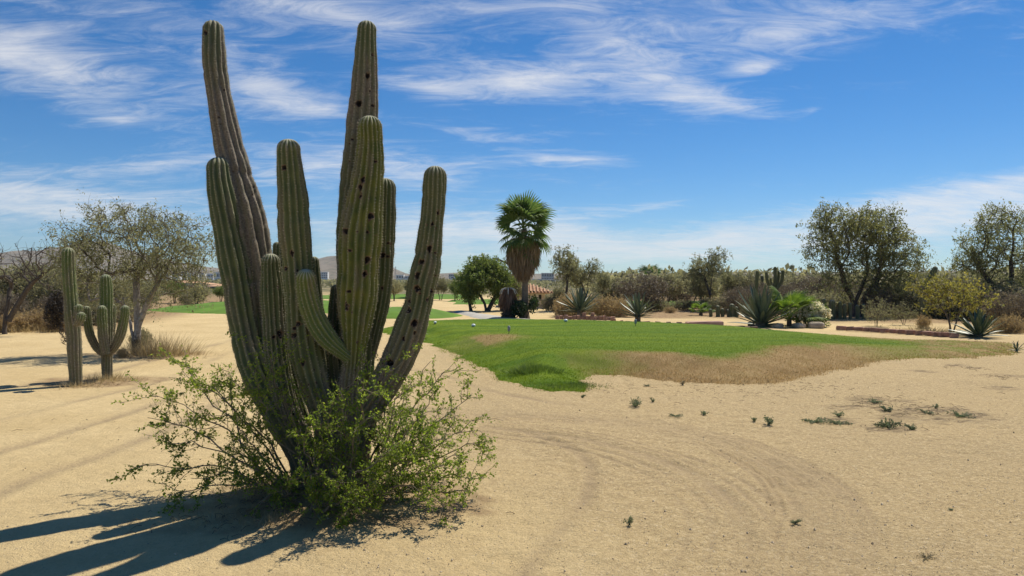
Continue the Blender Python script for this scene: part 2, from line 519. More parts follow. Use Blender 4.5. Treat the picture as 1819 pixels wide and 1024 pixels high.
    c = k.mix(lit, c, (.24, .155, .085))
    c = k.mix(k.math('MULTIPLY', k.attr('far'), k.rng(k.noise(.25, 5, .7, p), .30, .5, .35, 1.0)), c, k.mix(k.rng(k.noise(.6, 4, .7, p), .4, .6), (.10, .10, .05), (.19, .165, .095)))
    c = k.mix(k.math('MULTIPLY', k.attr('stain'), k.rng(k.noise(9, 5, .7, p, stretch=(.45, 1.3, 1)), .42, .62)), c, (.13, .095, .06))
    h = k.math('ADD', k.math('MULTIPLY', fin, .6), k.math('MULTIPLY', grain, .5))
    hh = k.math('ADD', h, k.math('MULTIPLY', mid, 1.6))
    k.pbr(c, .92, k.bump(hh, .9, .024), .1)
    obj('ground', me, k.m, kind='structure')


build_ground()

# ------------------------------------------------------------------ tee box
TEE_FRONT = [(672, 589), (720, 598), (770, 612), (820, 634), (870, 655), (905, 673), (955, 685), (985, 691), (1026, 693), (1016, 674), (1042, 663),
             (1130, 667), (1200, 675), (1290, 681), (1360, 679), (1430, 668), (1490, 656), (1560, 642), (1640, 636), (1720, 636), (1785, 629)]
TEE_BACK = [(1800, 18.0), (1700, 18.6), (1600, 18.9), (1480, 19.8), (1300, 21.8), (1100, 23.8), (900, 25), (800, 24.8), (720, 24.0), (668, 22.9)]
TEE_POLY = np.array([G(a, b)[:2] for a, b in TEE_FRONT] + [[XD(a, d), d] for a, d in TEE_BACK])


def poly_sd(x, y, poly):
    """signed distance, positive inside"""
    best = np.full(x.shape, 1e9); inside = np.zeros(x.shape, bool)
    for i in range(len(poly)):
        a, b = poly[i], poly[(i + 1) % len(poly)]; e = b - a
        t = np.clip(((x - a[0]) * e[0] + (y - a[1]) * e[1]) / (e.dot(e) + 1e-9), 0, 1)
        best = np.minimum(best, np.hypot(x - a[0] - t * e[0], y - a[1] - t * e[1]))
        c = ((a[1] > y) != (b[1] > y)) & (x < (b[0] - a[0]) * (y - a[1]) / (b[1] - a[1] + 1e-12) + a[0])
        inside ^= c
    return np.where(inside, best, -best)


def tee_fields(x, y):
    sd = poly_sd(x, y, TEE_POLY) + (fbm(x * 2.5, y * 2.5, 19, 3) - .5) * .35
    H = .25 - .16 * sstep(5.5, 9.5, x)
    z = ground_z(x, y) * .5 + H * sstep(-.02, 1.3, sd) + .03 * sstep(-.06, .10, sd) - .05 * sstep(0, -.25, sd)
    z = z + (fbm(x * .5, y * .5, 21, 2) - .5) * .05
    n = fbm(x * 1.1, y * 1.1, 23, 4); n2 = fbm(x * 5, y * 5, 25, 3)
    # sunburnt turf: the front bank, one round patch and the whole worn right end
    front = sstep(1.55, .75, sd + (n - .5) * 1.1) * sstep(.9, 2.2, x + (n - .5) * 1.5) * sstep(17.0, 15.0, y) * (1 - .45 * sstep(6.0, 8.0, x))
    c = G(850, 600, .28)
    patch = sstep(1.25, .45, np.hypot((x - c[0]) / 1.15, (y - c[1]) / 1.25) + (n2 - .5) * .6) * .85
    c2 = G(830, 607, .2)
    patch = np.maximum(patch, .6 * sstep(1.2, .3, np.hypot((x - c2[0]) / .8, (y - c2[1]) / .5)))
    right = sstep(7.6, 10.2, x + (n - .5) * 3.0 + (sd < .7) * .8) * (.50 + .35 * (n2 > .5))
    dry = np.clip(np.maximum(np.maximum(front, patch), right) + (n2 - .5) * .25 * np.maximum(front, right), 0, 1)
    dry = np.where((x < 1.0) & (sd < .7), dry * .25, dry)
    return sd, z, dry


def build_tee():
    xs = np.arange(-4.6, 12.8, .085); ys = np.arange(9.6, 25.6, .085)
    X, Y = np.meshgrid(xs, ys); x, y = X.ravel(), Y.ravel()
    sd, z, dry = tee_fields(x, y)
    ny, nx = X.shape
    i = np.arange(ny - 1)[:, None] * nx + np.arange(nx - 1)[None]
    Q = np.stack([i, i + 1, i + nx + 1, i + nx], -1).reshape(-1, 4)
    Q = Q[(sd[Q] > -.22).any(1)]
    used = np.unique(Q); mp = np.full(len(x), -1); mp[used] = np.arange(len(used))
    me = make_mesh('tee_box', np.stack([x, y, z], 1)[used], mp[Q], None, {'dry': dry[used]}, True)
    k = Nt('turf')
    p = k.pos()
    big = k.noise(.45, 3, .5, p); mid = k.noise(3.5, 5, .65, p); fin = k.noise(42, 5, .75, p)
    st = k.noise(1.0, 3, .5, p, stretch=(.16, 1.5, 1))
    g = k.mix(k.rng(st, .35, .65), (.095, .18, .004), (.20, .275, .008))
    g = k.mix(k.rng(mid, .35, .7, 0, .5), g, (.06, .125, .012))
    d = k.mix(k.rng(mid, .3, .7), (.34, .215, .085), (.48, .335, .155))
    d = k.mix(k.rng(big, .45, .7, 0, .55), d, (.24, .145, .055))
    c = k.mix(k.attr('dry'), g, d)
    c = k.mix(k.rng(fin, .35, .65, .0, .55), c, k.mix(1.0, c, (.45, .45, .45), 'MULTIPLY'))
    k.pbr(c, .85, k.bump(fin, .9, .03), .12)
    tee = obj('tee_box', me, k.m, kind='structure')
    # grass blades over the turf
    rng = np.random.default_rng(5)
    n = 420000
    bx = rng.uniform(-4.4, 12.6, n); by = 9.9 + (25.2 - 9.9) * rng.uniform(0, 1, n) ** 1.35
    sd, z, dry = tee_fields(bx, by)
    keep = (sd > -.10 - .16 * rng.uniform(0, 1, n) ** 3) & (rng.uniform(0, 1, n) < .35 + .65 * sstep(20, 12, by))
    bx, by, z, dry, sd = bx[keep], by[keep], z[keep], dry[keep], sd[keep]
    z = np.maximum(z, ground_z(bx, by))
    n = len(bx)
    edge = sstep(.45, .0, sd)
    h = rng.uniform(.010, .020, n) * (1 + 1.2 * edge * rng.uniform(.3, 1, n)) * (1 + .5 * dry * rng.uniform(0, 1, n))
    h = h * (1 + .6 * sstep(.2, .8, dry) * (rng.uniform(0, 1, n) < .16))
    v = np.clip(dry * .62 + rng.uniform(0, .36, n) + edge * .04, 0, 1)
    V, T, A = blades(np.stack([bx, by, z - .004], 1), h, rng.uniform(.006, .012, n), rng, .5, v)
    k = Nt('grass_blade')
    v = k.attr('v')
    c = k.mix(k.rng(v, 0, .36), (.105, .185, .004), (.25, .34, .010))
    c = k.mix(k.rng(v, .42, .60), c, (.42, .275, .105))
    c = k.mix(k.rng(v, .70, 1.0), c, (.62, .46, .22))
    k.leaf(c, .3)
    obj('turf_grass', make_mesh('turf_grass', V, None, T, {'v': A}), k.m, label='short green and sunburnt turf grass on the raised tee', cat='grass', kind='stuff')
    return k.m


GRASS = build_tee()

# ------------------------------------------------------------------ far fairways, cart path, hills
TURF_FAR = plain_mat('far_turf', (.10, .185, .018), .9, .6, .25, .0)


def patch(name, outline, zc, mat, res=.5, seed=0, edge=1.2, base=None):
    poly = np.array(outline, float)
    lo = poly.min(0) - .5; hi = poly.max(0) + .5
    xs = np.arange(lo[0], hi[0], res); ys = np.arange(lo[1], hi[1], res)
    X, Y = np.meshgrid(xs, ys); x, y = X.ravel(), Y.ravel()
    sd = poly_sd(x, y, poly) + (fbm(x * .8, y * .8, seed, 3) - .5) * .5 * min(1, edge)
    z = ground_z(x, y) + zc * sstep(-.1, edge, sd) + .03 * sstep(-.05, .05, sd) - .12 * sstep(.1, -.4, sd)
    ny, nx = X.shape
    i = np.arange(ny - 1)[:, None] * nx + np.arange(nx - 1)[None]
    Q = np.stack([i, i + 1, i + nx + 1, i + nx], -1).reshape(-1, 4)
    Q = Q[(sd[Q] > -.4).any(1)]
    used = np.unique(Q); mp = np.full(len(x), -1); mp[used] = np.arange(len(used))
    return obj(name, make_mesh(name, np.stack([x, y, z], 1)[used], mp[Q], None, None, True), mat, kind='structure')


def gpoly(pts): return [G(a, b)[:2] for a, b in pts]


patch('fairway', gpoly([(255, 552), (330, 557), (420, 559), (520, 558), (640, 557), (700, 553), (690, 542), (600, 539), (500, 539), (400, 541), (300, 545)]), .32, TURF_FAR, .4, 3, 4)
patch('putting_green', gpoly([(640, 567), (720, 568), (790, 566), (822, 561), (800, 555.5), (740, 552.5), (660, 552)]), .22, TURF_FAR, .25, 4, 1.2)
patch('fairway', gpoly([(800, 541), (960, 541), (960, 533), (800, 533)]), .2, TURF_FAR, .8, 6, 5)
patch('fairway', gpoly([(1030, 546), (1420, 546), (1420, 537), (1030, 537)]), .2, TURF_FAR, .8, 7, 5)
patch('fairway', gpoly([(560, 532), (860, 532), (860, 525), (560, 525)]), .2, TURF_FAR, 1.0, 8, 5)
CONCRETE = plain_mat('concrete_path', (.42, .39, .34), .9, 2.0, .12)
patch('cart_path', gpoly([(806, 554), (826, 554), (860, 560), (905, 566), (985, 573), (985, 577), (880, 572.5), (838, 564)]), .05, CONCRETE, .18, 12, .3)


def build_hills():
    prof = [(-900, 470), (-400, 452), (-150, 446), (0, 450), (90, 447), (150, 436), (185, 432), (230, 446), (300, 464), (345, 473), (420, 481), (520, 483), (550, 474), (575, 462), (600, 457), (640, 455), (690, 474), (716, 486),
            (760, 488), (830, 484), (900, 487), (1000, 487), (1090, 486), (1200, 485), (1330, 483), (1450, 485), (1600, 484), (1730, 480), (1819, 482), (2200, 478), (2900, 470)]
    px = np.array([a for a, b in prof]); hy = np.array([b for a, b in prof])
    D0 = 1700.0
    xs = np.linspace(px[0], px[-1], 420); top = np.interp(xs, px, hy)
    rows = np.linspace(-1, 1, 34)
    V = []
    for r in rows:
        d = D0 + r * 560
        f = np.cos(r * math.pi / 2) ** 1.3
        x = (xs - W_PX / 2) / F_PX * D0 * (1 + .12 * r)
        hgt = (CAM_H + (HZ - top) / F_PX * D0)
        nz = (fbm(x * .012, np.full_like(x, d * .012), 91, 5) - .5)
        z = hgt * f * (1 + .5 * nz * (1 - .55 * f)) - 2.0 * (1 - f) + (fbm(x * .05, np.full_like(x, d * .05), 93, 3) - .5) * 6 * f * (hgt / 50)
        V.append(np.stack([x, np.full_like(x, d), z], 1))
    nx = len(xs); i = np.arange(len(rows) - 1)[:, None] * nx + np.arange(nx - 1)[None]
    Q = np.stack([i, i + 1, i + nx + 1, i + nx], -1).reshape(-1, 4)
    k = Nt('dry_hill')
    n1 = k.noise(.012, 6, .65); n2 = k.noise(.06, 5, .7)
    c = k.mix(k.rng(n1, .35, .65), (.155, .125, .085), (.26, .215, .155))
    c = k.mix(k.rng(n2, .5, .68), c, (.075, .085, .05))
    k.pbr(c, .95, k.bump(n2, .8, 6.0), .05)
    obj('hills', make_mesh('hills', np.concatenate(V), Q, None, None, True), k.m, kind='structure')


build_hills()

# ------------------------------------------------------------------ cacti
def catmull(c, M):
    c = np.asarray(c, float); n = len(c)
    d = np.concatenate([[0], np.cumsum(np.linalg.norm(np.diff(c[:, :3], axis=0), axis=1))])
    s = np.linspace(0, d[-1], M); out = np.zeros((M, c.shape[1]))
    tang = np.gradient(c, d, axis=0)
    for j, q in enumerate(s):
        i = min(max(np.searchsorted(d, q, 'right') - 1, 0), n - 2)
        h = d[i + 1] - d[i]; t = (q - d[i]) / h
        h00 = 2 * t ** 3 - 3 * t * t + 1; h10 = t ** 3 - 2 * t * t + t; h01 = -2 * t ** 3 + 3 * t * t; h11 = t ** 3 - t * t
        out[j] = h00 * c[i] + h10 * h * tang[i] + h01 * c[i + 1] + h11 * h * tang[i + 1]
    return out, s


def cactus_mat(name, green, yellow, cork_amt=1.0):
    k = Nt(name)
    p = k.pos()
    n1 = k.noise(9, 4, .6, p); n2 = k.noise(26, 5, .65, p, stretch=(1, 1, .25)); n3 = k.noise(70, 4, .7, p)
    c = k.mix(k.rng(n1, .35, .7), green, yellow)
    c = k.mix(k.rng(n2, .52, .75, 0, .55), c, (.17, .145, .085))
    c = k.mix(k.rng(k.attr('crest'), .86, 1.0, 0, .5), c, (.25, .225, .13))  # tan rib crests; the backlit edge highlight is put into this colour too
    ck = k.math('MULTIPLY', k.attr('cork'), k.rng(n2, .25, .55, .35, 1.0), True)
    c = k.mix(ck, c, k.mix(k.rng(n3, .35, .65), (.125, .098, .07), (.26, .215, .155)))
    c = k.mix(k.rng(k.attr('wool'), 0, 1), c, (.42, .40, .30))
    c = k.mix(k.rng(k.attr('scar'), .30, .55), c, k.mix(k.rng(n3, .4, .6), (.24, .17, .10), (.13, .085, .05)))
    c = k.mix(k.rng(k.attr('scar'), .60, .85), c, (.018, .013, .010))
    h = k.math('ADD', k.math('MULTIPLY', n3, .5), n2)
    return k.pbr(c, .72, k.bump(h, .45, .008), .28)


CACTUS = cactus_mat('cardon_skin', (.080, .106, .042), (.136, .148, .056))
CACTUS_SUN = cactus_mat('cardon_skin_yellow_sunlit', (.085, .115, .028), (.185, .185, .036))  # yellower skin for the front stem, its sunlit brightness put into the colour
CACTUS_SHADED = cactus_mat('cardon_skin_shaded', (.075, .100, .040), (.115, .128, .048))  # darker copy for back and far stems, their shade put into the colour
CACTUS_YOUNG = cactus_mat('cardon_skin_young', (.10, .145, .045), (.15, .18, .05))
SPINE = plain_mat('cactus_spine', (.50, .44, .33), .6, 30, .3)


def cactus_stem(name, ctrl, nrib, mat, parent, seed, holes=(), cork=lambda f: 0 * f, wav=.042, ribdepth=.29, res=.011, spines=True, per=7, spl=.015, notch=()):
    """ctrl: world x, y, z, radius from base to tip; holes: (height fraction s in m along, theta, radius)"""
    rng = np.random.default_rng(seed)
    ctrl = np.asarray(ctrl, float)
    L = np.linalg.norm(np.diff(ctrl[:, :3], axis=0), axis=1).sum()
    M = max(14, int(L / res))
    C, s = catmull(ctrl, M)
    # denser rows in the dome
    R = C[:, 3].copy(); rt = R[-1]
    # redistribute the last rows into a hemisphere
    tipn = 12
    body = s < L - rt * 1.05
    sb = s[body]; ph = np.linspace(0, math.pi / 2, tipn + 1)[0:]
    st = (L - rt * 1.05) + rt * 1.05 * np.sin(ph)
    S = np.concatenate([sb[sb < st[0] - 1e-4], st])
    Cp = np.stack([np.interp(S, s, C[:, j]) for j in range(3)], 1)
    Rr = np.interp(S, s, R); k0 = len(S) - len(st)
    Rr[k0:] = Rr[k0] * np.maximum(np.cos(ph), .02) ** .9
    T = np.gradient(Cp, axis=0); T /= np.linalg.norm(T, axis=1)[:, None]
    # smooth tangents
    for _ in range(3): T[1:-1] = (T[:-2] + 2 * T[1:-1] + T[2:]) / 4
    T /= np.linalg.norm(T, axis=1)[:, None]
    Nn = np.array([0, -1.0, 0]) - T * (T @ np.array([0, -1.0, 0]))[:, None]; Nn /= np.linalg.norm(Nn, axis=1)[:, None]
    B = np.cross(T, Nn)
    nth = nrib * per; th = np.arange(nth) * 2 * math.pi / nth
    ribid = np.floor(th * nrib / (2 * math.pi) + .5) % nrib
    SS, TH = np.meshgrid(S, th, indexing='ij')
    RI = np.broadcast_to(ribid, SS.shape)
    tw = .55 * (vnoise(S * 2.3 + seed, S * 0, seed) - .5) * 2 * math.pi / nrib
    off = rng.uniform(0, 6.28)
    thr = TH + (tw)[:, None]
    rib = np.abs(np.cos(nrib * TH / 2)) ** .75
    dome = np.clip((S - st[0]) / (rt * 1.05), 0, 1)[:, None]
    rd = ribdepth * (1 - .25 * dome)
    wv = wav * (2 * vnoise(SS * 9 + RI * 13.7, RI * 3.1, seed + 1) - 1) + .5 * wav * (2 * vnoise(SS * 24 + RI * 7, RI, seed + 2) - 1)
    wv = wv + wav * 1.5 * (2 * vnoise(S * 4.5, S * 0 + 2, seed + 3) - 1)[:, None]
    rr = Rr[:, None] * (1 + wv * (1 - dome)) * (1 - rd + rd * rib)
    for _ in range(max(1, int(L / .55))):                      # pinched growth joints
        sj = rng.uniform(.25, .95) * L
        rr *= 1 - .05 * rng.uniform(.4, 1.3) * np.exp(-((SS + .02 * np.sin(TH * 2 + sj * 9) - sj) / .022) ** 2)
    scar = np.zeros_like(rr)
    if len(holes):
        holes = list(holes) + [(rng.uniform(.3, .93) * L, rng.uniform(-1.4, 1.4), rng.uniform(.005, .011)) for _ in range(int(L * 5))]
    ang = lambda a: (a + math.pi) % (2 * math.pi) - math.pi
    for (sh, tht, rh) in holes:
        Rl = np.interp(sh, S, Rr)
        nz = (vnoise(SS * 70, TH * 9, seed + 5) - .5) * 1.5
        dd = np.hypot((SS - sh) * rng.uniform(.6, 1.25), ang(thr - tht) * Rl) / rh + nz * .55
        rr -= rh * 1.1 * sstep(1.0, .45, dd)
        rr += rh * .16 * np.exp(-((dd - 1.15) / .25) ** 2)
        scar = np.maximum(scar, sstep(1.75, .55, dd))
    for (sh, tht, rh) in notch:
        Rl = np.interp(sh, S, Rr); dd = np.hypot((SS - sh), ang(thr - tht) * Rl * .45) / rh
        rr -= Rl * .16 * sstep(1.0, .2, dd)
    V = Cp[:, None, :] + rr[..., None] * (np.cos(thr)[..., None] * Nn[:, None, :] + np.sin(thr)[..., None] * B[:, None, :])
    n = len(S)
    i = np.arange(n - 1)[:, None] * nth; kk = np.arange(nth)[None]; k2 = (kk + 1) % nth
    Q = np.stack([i + kk, i + nth + kk, i + nth + k2, i + k2], -1).reshape(-1, 4)
    f = S / L
    ck = np.clip(cork(f), 0, 1)[:, None] * np.ones_like(rr)
    ck = ck + .55 * sstep(.60, .74, fbm(SS * 3 + seed, TH * 1.6 + seed, seed + 8, 3)) * (1 - .8 * dome)
    wool = dome * sstep(.6, 1.0, rib) * .8 + sstep(.86, 1.0, dome) * .5
    at = {'crest': rib.ravel(), 'scar': scar.ravel(), 'cork': np.clip(ck, 0, 1).ravel(), 'wool': wool.ravel()}
    Vf = V.reshape(-1, 3)
    o = obj(name, make_mesh(name, Vf, Q, None, at, True), mat, parent)
    if spines:
        crest = np.where(np.abs(np.cos(nrib * th / 2)) > .999)[0]
        pts, nr = [], []
        sp = np.arange(.02, S[k0] + rt * .75, .021)
        for c in crest:
            ss = sp + rng.uniform(-.004, .004, len(sp)); q = np.interp(ss, S, np.arange(n))
            lo = np.clip(q.astype(int), 0, n - 2); fr = (q - lo)[:, None]
            pp = V[lo, c] * (1 - fr) + V[lo + 1, c] * fr
            cc = Cp[lo] * (1 - fr) + Cp[lo + 1] * fr
            nn = pp - cc; nn /= np.linalg.norm(nn, axis=1)[:, None] + 1e-9
            keep = rng.uniform(size=len(ss)) < np.clip(.35 + .9 * ss / L, 0, 1)
            pts.append(pp[keep]); nr.append(nn[keep])
        pts = np.repeat(np.concatenate(pts), 3, 0); nr = np.repeat(np.concatenate(nr), 3, 0)
        d = nr + rng.normal(0, .6, nr.shape); d /= np.linalg.norm(d, axis=1)[:, None]
        w = np.cross(d, rng.normal(size=d.shape)); w /= np.linalg.norm(w, axis=1)[:, None]
        Lg = rng.uniform(.6, 1.25, (len(d), 1)) * spl
        SV = np.stack([pts - w * spl * .09, pts + w * spl * .09, pts + d * Lg], 1).reshape(-1, 3)
        obj('spines', make_mesh('spines', SV, None, np.arange(len(SV)).reshape(-1, 3), {'v': rng.uniform(0, 1, len(SV))}), SPINE, o, kind='stuff')
    return o


D0 = 5.35


def px_stem(pts, dz, bend=0.0):
    """pixel centre line (px, py, r px) from the tip down -> world control points from base to tip at depth D0 + dz"""
    out = []
    n = len(pts)
    for j, q in enumerate(pts):
        d = D0 + (dz(j / (n - 1)) if callable(dz) else dz)
        w = P(q[0], q[1], d); out.append([*w, q[2] * d / F_PX])
    return np.array(out[::-1])


def px_holes(pts, hl, ctrl):
    """pixel hole marks -> (arc length, theta, radius)"""
    C, s = catmull(ctrl, 200)
    res = []
    for (hx, hy, hr) in hl:
        d = C[:, 1]; sx = W_PX / 2 + C[:, 0] / d * F_PX; sy = HZ - (C[:, 2] - CAM_H) / d * F_PX; rp = C[:, 3] / d * F_PX
        i = np.argmin(np.hypot((sx - hx) * .35, sy - hy))
        t = np.clip((hx - sx[i]) / rp[i], -.96, .96)
        res.append((s[i], math.asin(t), hr * d[i] / F_PX * .78))
    return res


big = obj('cardon_cactus', None, loc=(0, 0, 0), label='huge many-armed ribbed cactus with dark holes, in the foreground shrub', cat='cactus')

ARMS = {
    'tall_left': ([(378, 40, 17), (379, 62, 18), (382, 120, 20), (395, 200, 22.5), (407, 260, 25), (420, 320, 29), (438, 400, 35), (452, 480, 36), (466, 570, 36), (482, 660, 33), (511, 750, 28), (546, 830, 27), (560, 905, 30)],
                  lambda f: .52 - .42 * f, 12, CACTUS_SHADED, [(372, 66, 4.5), (424, 405, 5)], lambda f: .25 + .75 * sstep(.25, .5, f) * sstep(.97, .8, f)),
    'short_left': ([(388, 281, 20), (389, 305, 21), (391, 325, 22), (397, 360, 25), (410, 428, 27), (425, 503, 29), (437, 577, 30), (446, 620, 31), (468, 680, 31), (504, 745, 29), (540, 812, 29), (560, 905, 33)],
                   lambda f: .26 - .22 * f, 14, CACTUS, [], lambda f: sstep(.35, .05, f) * .8),
    'mid_left': ([(512, 247, 20), (513, 272, 22), (516, 310, 24), (520, 354, 26), (524, 417, 27), (528, 458, 26.5), (534, 540, 27), (542, 620, 29), (558, 680, 28), (578, 740, 27), (592, 800, 28), (600, 905, 34)],
                 lambda f: -.16 + .20 * f, 14, CACTUS, [(511, 300, 5), (526, 448, 5), (511, 477, 4), (527, 592, 6), (536, 573, 6), (545, 640, 6)], lambda f: sstep(.45, .15, f)),
    'stub_left': ([(481, 451, 15), (481, 468, 16.5), (482, 490, 18), (484, 530, 20), (487, 580, 21.5), (492, 640, 21), (510, 725, 20), (542, 805, 20), (562, 880, 22)],
                  lambda f: .0 + .05 * f, 15, CACTUS_SHADED, [(504, 592, 7), (493, 597, 5), (498, 510, 3.5)], lambda f: sstep(.6, .2, f)),
    'sliver_left': ([(493, 430, 8), (493, 445, 8.5), (494, 480, 9.5), (499, 560, 10), (512, 650, 11), (540, 760, 14)], .24, 10, CACTUS_SHADED, [], lambda f: 0 * f),
    'sliver_mid': ([(557, 456, 8.5), (558, 470, 9.5), (561, 520, 11), (568, 600, 11), (580, 690, 12), (590, 780, 16)], .30, 10, CACTUS_SHADED, [], lambda f: 0 * f),
    'young_front': ([(543, 480, 14.5), (543, 495, 16.5), (545, 515, 18), (552, 545, 19.5), (565, 577, 19.5), (584, 604, 17), (604, 622, 13), (622, 636, 11)],
                    lambda f: -.26 + .2 * f, 14, CACTUS_YOUNG, [], lambda f: 0 * f),
    'thick_front': ([(657, 206, 20), (657, 228, 22), (657.5, 254, 23.5), (655, 300, 28), (648, 360, 34), (639, 430, 38.5), (635, 503, 36.5), (632, 560, 31), (630, 600, 25), (628, 632, 20), (624, 680, 21), (620, 760, 24), (616, 905, 34)],
                    lambda f: -.08 + .08 * f, 17, CACTUS_SUN, [(650, 322, 5.5), (645.5, 338, 5), (646.6, 352, 5), (666, 383, 6), (619, 414, 5.5), (605, 421, 4), (661, 412, 4), (628, 447, 4), (660, 461, 6.5), (655.5, 486, 7.5), (621, 543, 7), (673, 290, 4), (627, 518, 3.5), (640, 606, 4)],
                    lambda f: sstep(.42, .3, f)),
    'tall_right': ([(652, 38, 16.5), (651.5, 55, 17.5), (651, 75, 18.5), (649, 137, 22), (645, 196, 26), (641, 254, 28.5), (637, 313, 31), (634, 380, 33), (633, 450, 33), (634, 540, 31), (640, 620, 26), (636, 700, 24), (630, 790, 26), (622, 890, 32)],
                   lambda f: .24 - .06 * f, 13, CACTUS, [(665, 99, 4), (657, 140, 4.5), (643, 191, 7), (625, 292, 4.5), (631, 253, 3.5)], lambda f: .75 * sstep(.55, .8, f) * sstep(.97, .85, f)),
    'back_right': ([(684, 317, 15), (684, 335, 18), (682, 360, 20), (679, 428, 22), (674, 503, 21.5), (666, 560, 20.5), (656, 612, 18), (645, 655, 17), (636, 720, 20), (630, 800, 24)],
                   lambda f: .20, 15, CACTUS_SHADED, [(684, 455, 6), (692, 457, 4)], lambda f: sstep(.5, .25, f)),
    'sliver_right': ([(598, 506, 9), (597, 530, 11), (594, 580, 13), (596, 640, 15), (604, 710, 18), (610, 800, 22)], .16, 11, CACTUS_SHADED, [(596, 583, 4)], lambda f: sstep(.5, .2, f)),
    'curved_right': ([(773, 295, 18), (773, 312, 19.5), (772, 330, 20.5), (770, 360, 21), (767, 391, 21.3), (763, 428, 22), (759, 466, 24), (750, 503, 25.5), (743, 540, 26.5), (731, 577, 28.5), (718, 614, 29), (699, 655, 29), (673, 697, 27), (648, 738, 25), (630, 800, 28), (622, 890, 34)],
                     lambda f: .0 + .04 * f, 15, CACTUS, [(781, 376, 4.5), (771, 399, 4.5), (765, 443, 5), (750.5, 468, 6.5), (743, 493, 5), (744, 512, 8), (728, 536, 5), (727, 553, 6.5), (740, 570, 6.5), (742, 585, 5), (770, 514, 4), (763, 530, 4), (694, 645, 10), (720, 600, 5)],
                     lambda f: .12 + .75 * sstep(.62, .35, f)),
}
for j, (nm, (pts, dz, nr, mt, hl, ck)) in enumerate(ARMS.items()):
    ct = px_stem(pts, dz)
    notch = [(2.62, 1.3, .07)] if nm == 'tall_right' else ()
    cactus_stem('arm', ct, nr, mt, big, 100 + j * 17, px_holes(pts, hl, ct), ck, notch=notch)
# the flange where an old arm broke off on the tall left stem
fl = px_stem([(433, 287, 5), (434, 300, 9), (438, 330, 14), (447, 380, 18), (458, 440, 19), (464, 500, 16), (470, 560, 12)], .36)
cactus_stem('arm', fl, 9, CACTUS_SHADED, big, 377, (), lambda f: .4 + 0 * f)


def small_cactus(name, label, stems, d, group=None, nrib=12, res=.02, mat=None, spines=True):
    root = obj(name, None, label=label, cat='cactus', group=group)
    for j, (pts, dz) in enumerate(stems):
        ct = np.array([[*P(a, b, d + dz), r * (d + dz) / F_PX] for a, b, r in pts][::-1])
        cactus_stem('stem' if j == 0 else 'arm', ct, nrib, mat or CACTUS_YOUNG, root, int(d * 31) + j * 7 + int(pts[0][0]), (), lambda f: sstep(.75, .35, f) * (.8 if spines else .15), res=res, spines=spines, per=4, spl=.022)
    return root


dA = G(135, 684)[1]
small_cactus('columnar_cactus', 'tall single-column cactus with two stubby buds, left of the candelabra cactus',
             [([(121, 440, 9.5), (121, 452, 10.5), (122, 480, 11), (125, 520, 11.5), (128, 560, 12), (132, 610, 11.5), (135, 690, 10.5)], 0),
              ([(139, 541, 6), (140, 548, 7), (139, 556, 7), (134, 566, 5)], -.12), ([(144, 555, 6), (144, 562, 7.5), (141, 571, 7), (133, 578, 4)], -.16)], dA)
dB = G(191, 673)[1]
small_cactus('candelabra_cactus', 'small candelabra cactus with raised arms beside the tall column cactus',
             [([(187, 488, 8), (188, 500, 10), (189, 540, 11), (189, 590, 10.5), (190, 640, 9), (191, 680, 8.5)], .05),
              ([(154, 544, 5.5), (154, 552, 6.5), (156, 575, 7), (162, 600, 7), (173, 619, 6.5), (187, 632, 6)], -.02),
              ([(181, 543, 7), (181, 553, 8), (182, 580, 8.5), (184, 605, 8), (188, 630, 6.5)], -.16),
              ([(222, 543, 6.5), (222, 552, 7.5), (219, 575, 8), (213, 597, 8), (203, 617, 7), (192, 630, 6)], -.02),
              ([(200, 540, 4), (200, 550, 5), (199, 590, 5.5), (195, 630, 5)], .14)], dB)

# ------------------------------------------------------------------ thorny shrub round the foot of the big cactus
SHRUB_LEAF = leaf_mat('shrub_leaf', (.10, .15, .022), (.19, .25, .032), (.30, .34, .055), trans=.52, tb=1.8, var=0)
SHRUB_STEM = plain_mat('shrub_stem', (.20, .165, .115), .85, 20, .35)


def twig_path(a, b, rng, n=9, sag=.0, wob=.03):
    t = np.linspace(0, 1, n)[:, None]; L = np.linalg.norm(b - a)
    p = a * (1 - t) + b * t
    up = np.array([0, 0, 1.0]) * L * sag
    p = p + 4 * t * (1 - t) * up
    w = np.cumsum(rng.normal(0, wob * L / math.sqrt(n), (n, 3)), 0); w = w - t * w[-1]
    return p + w


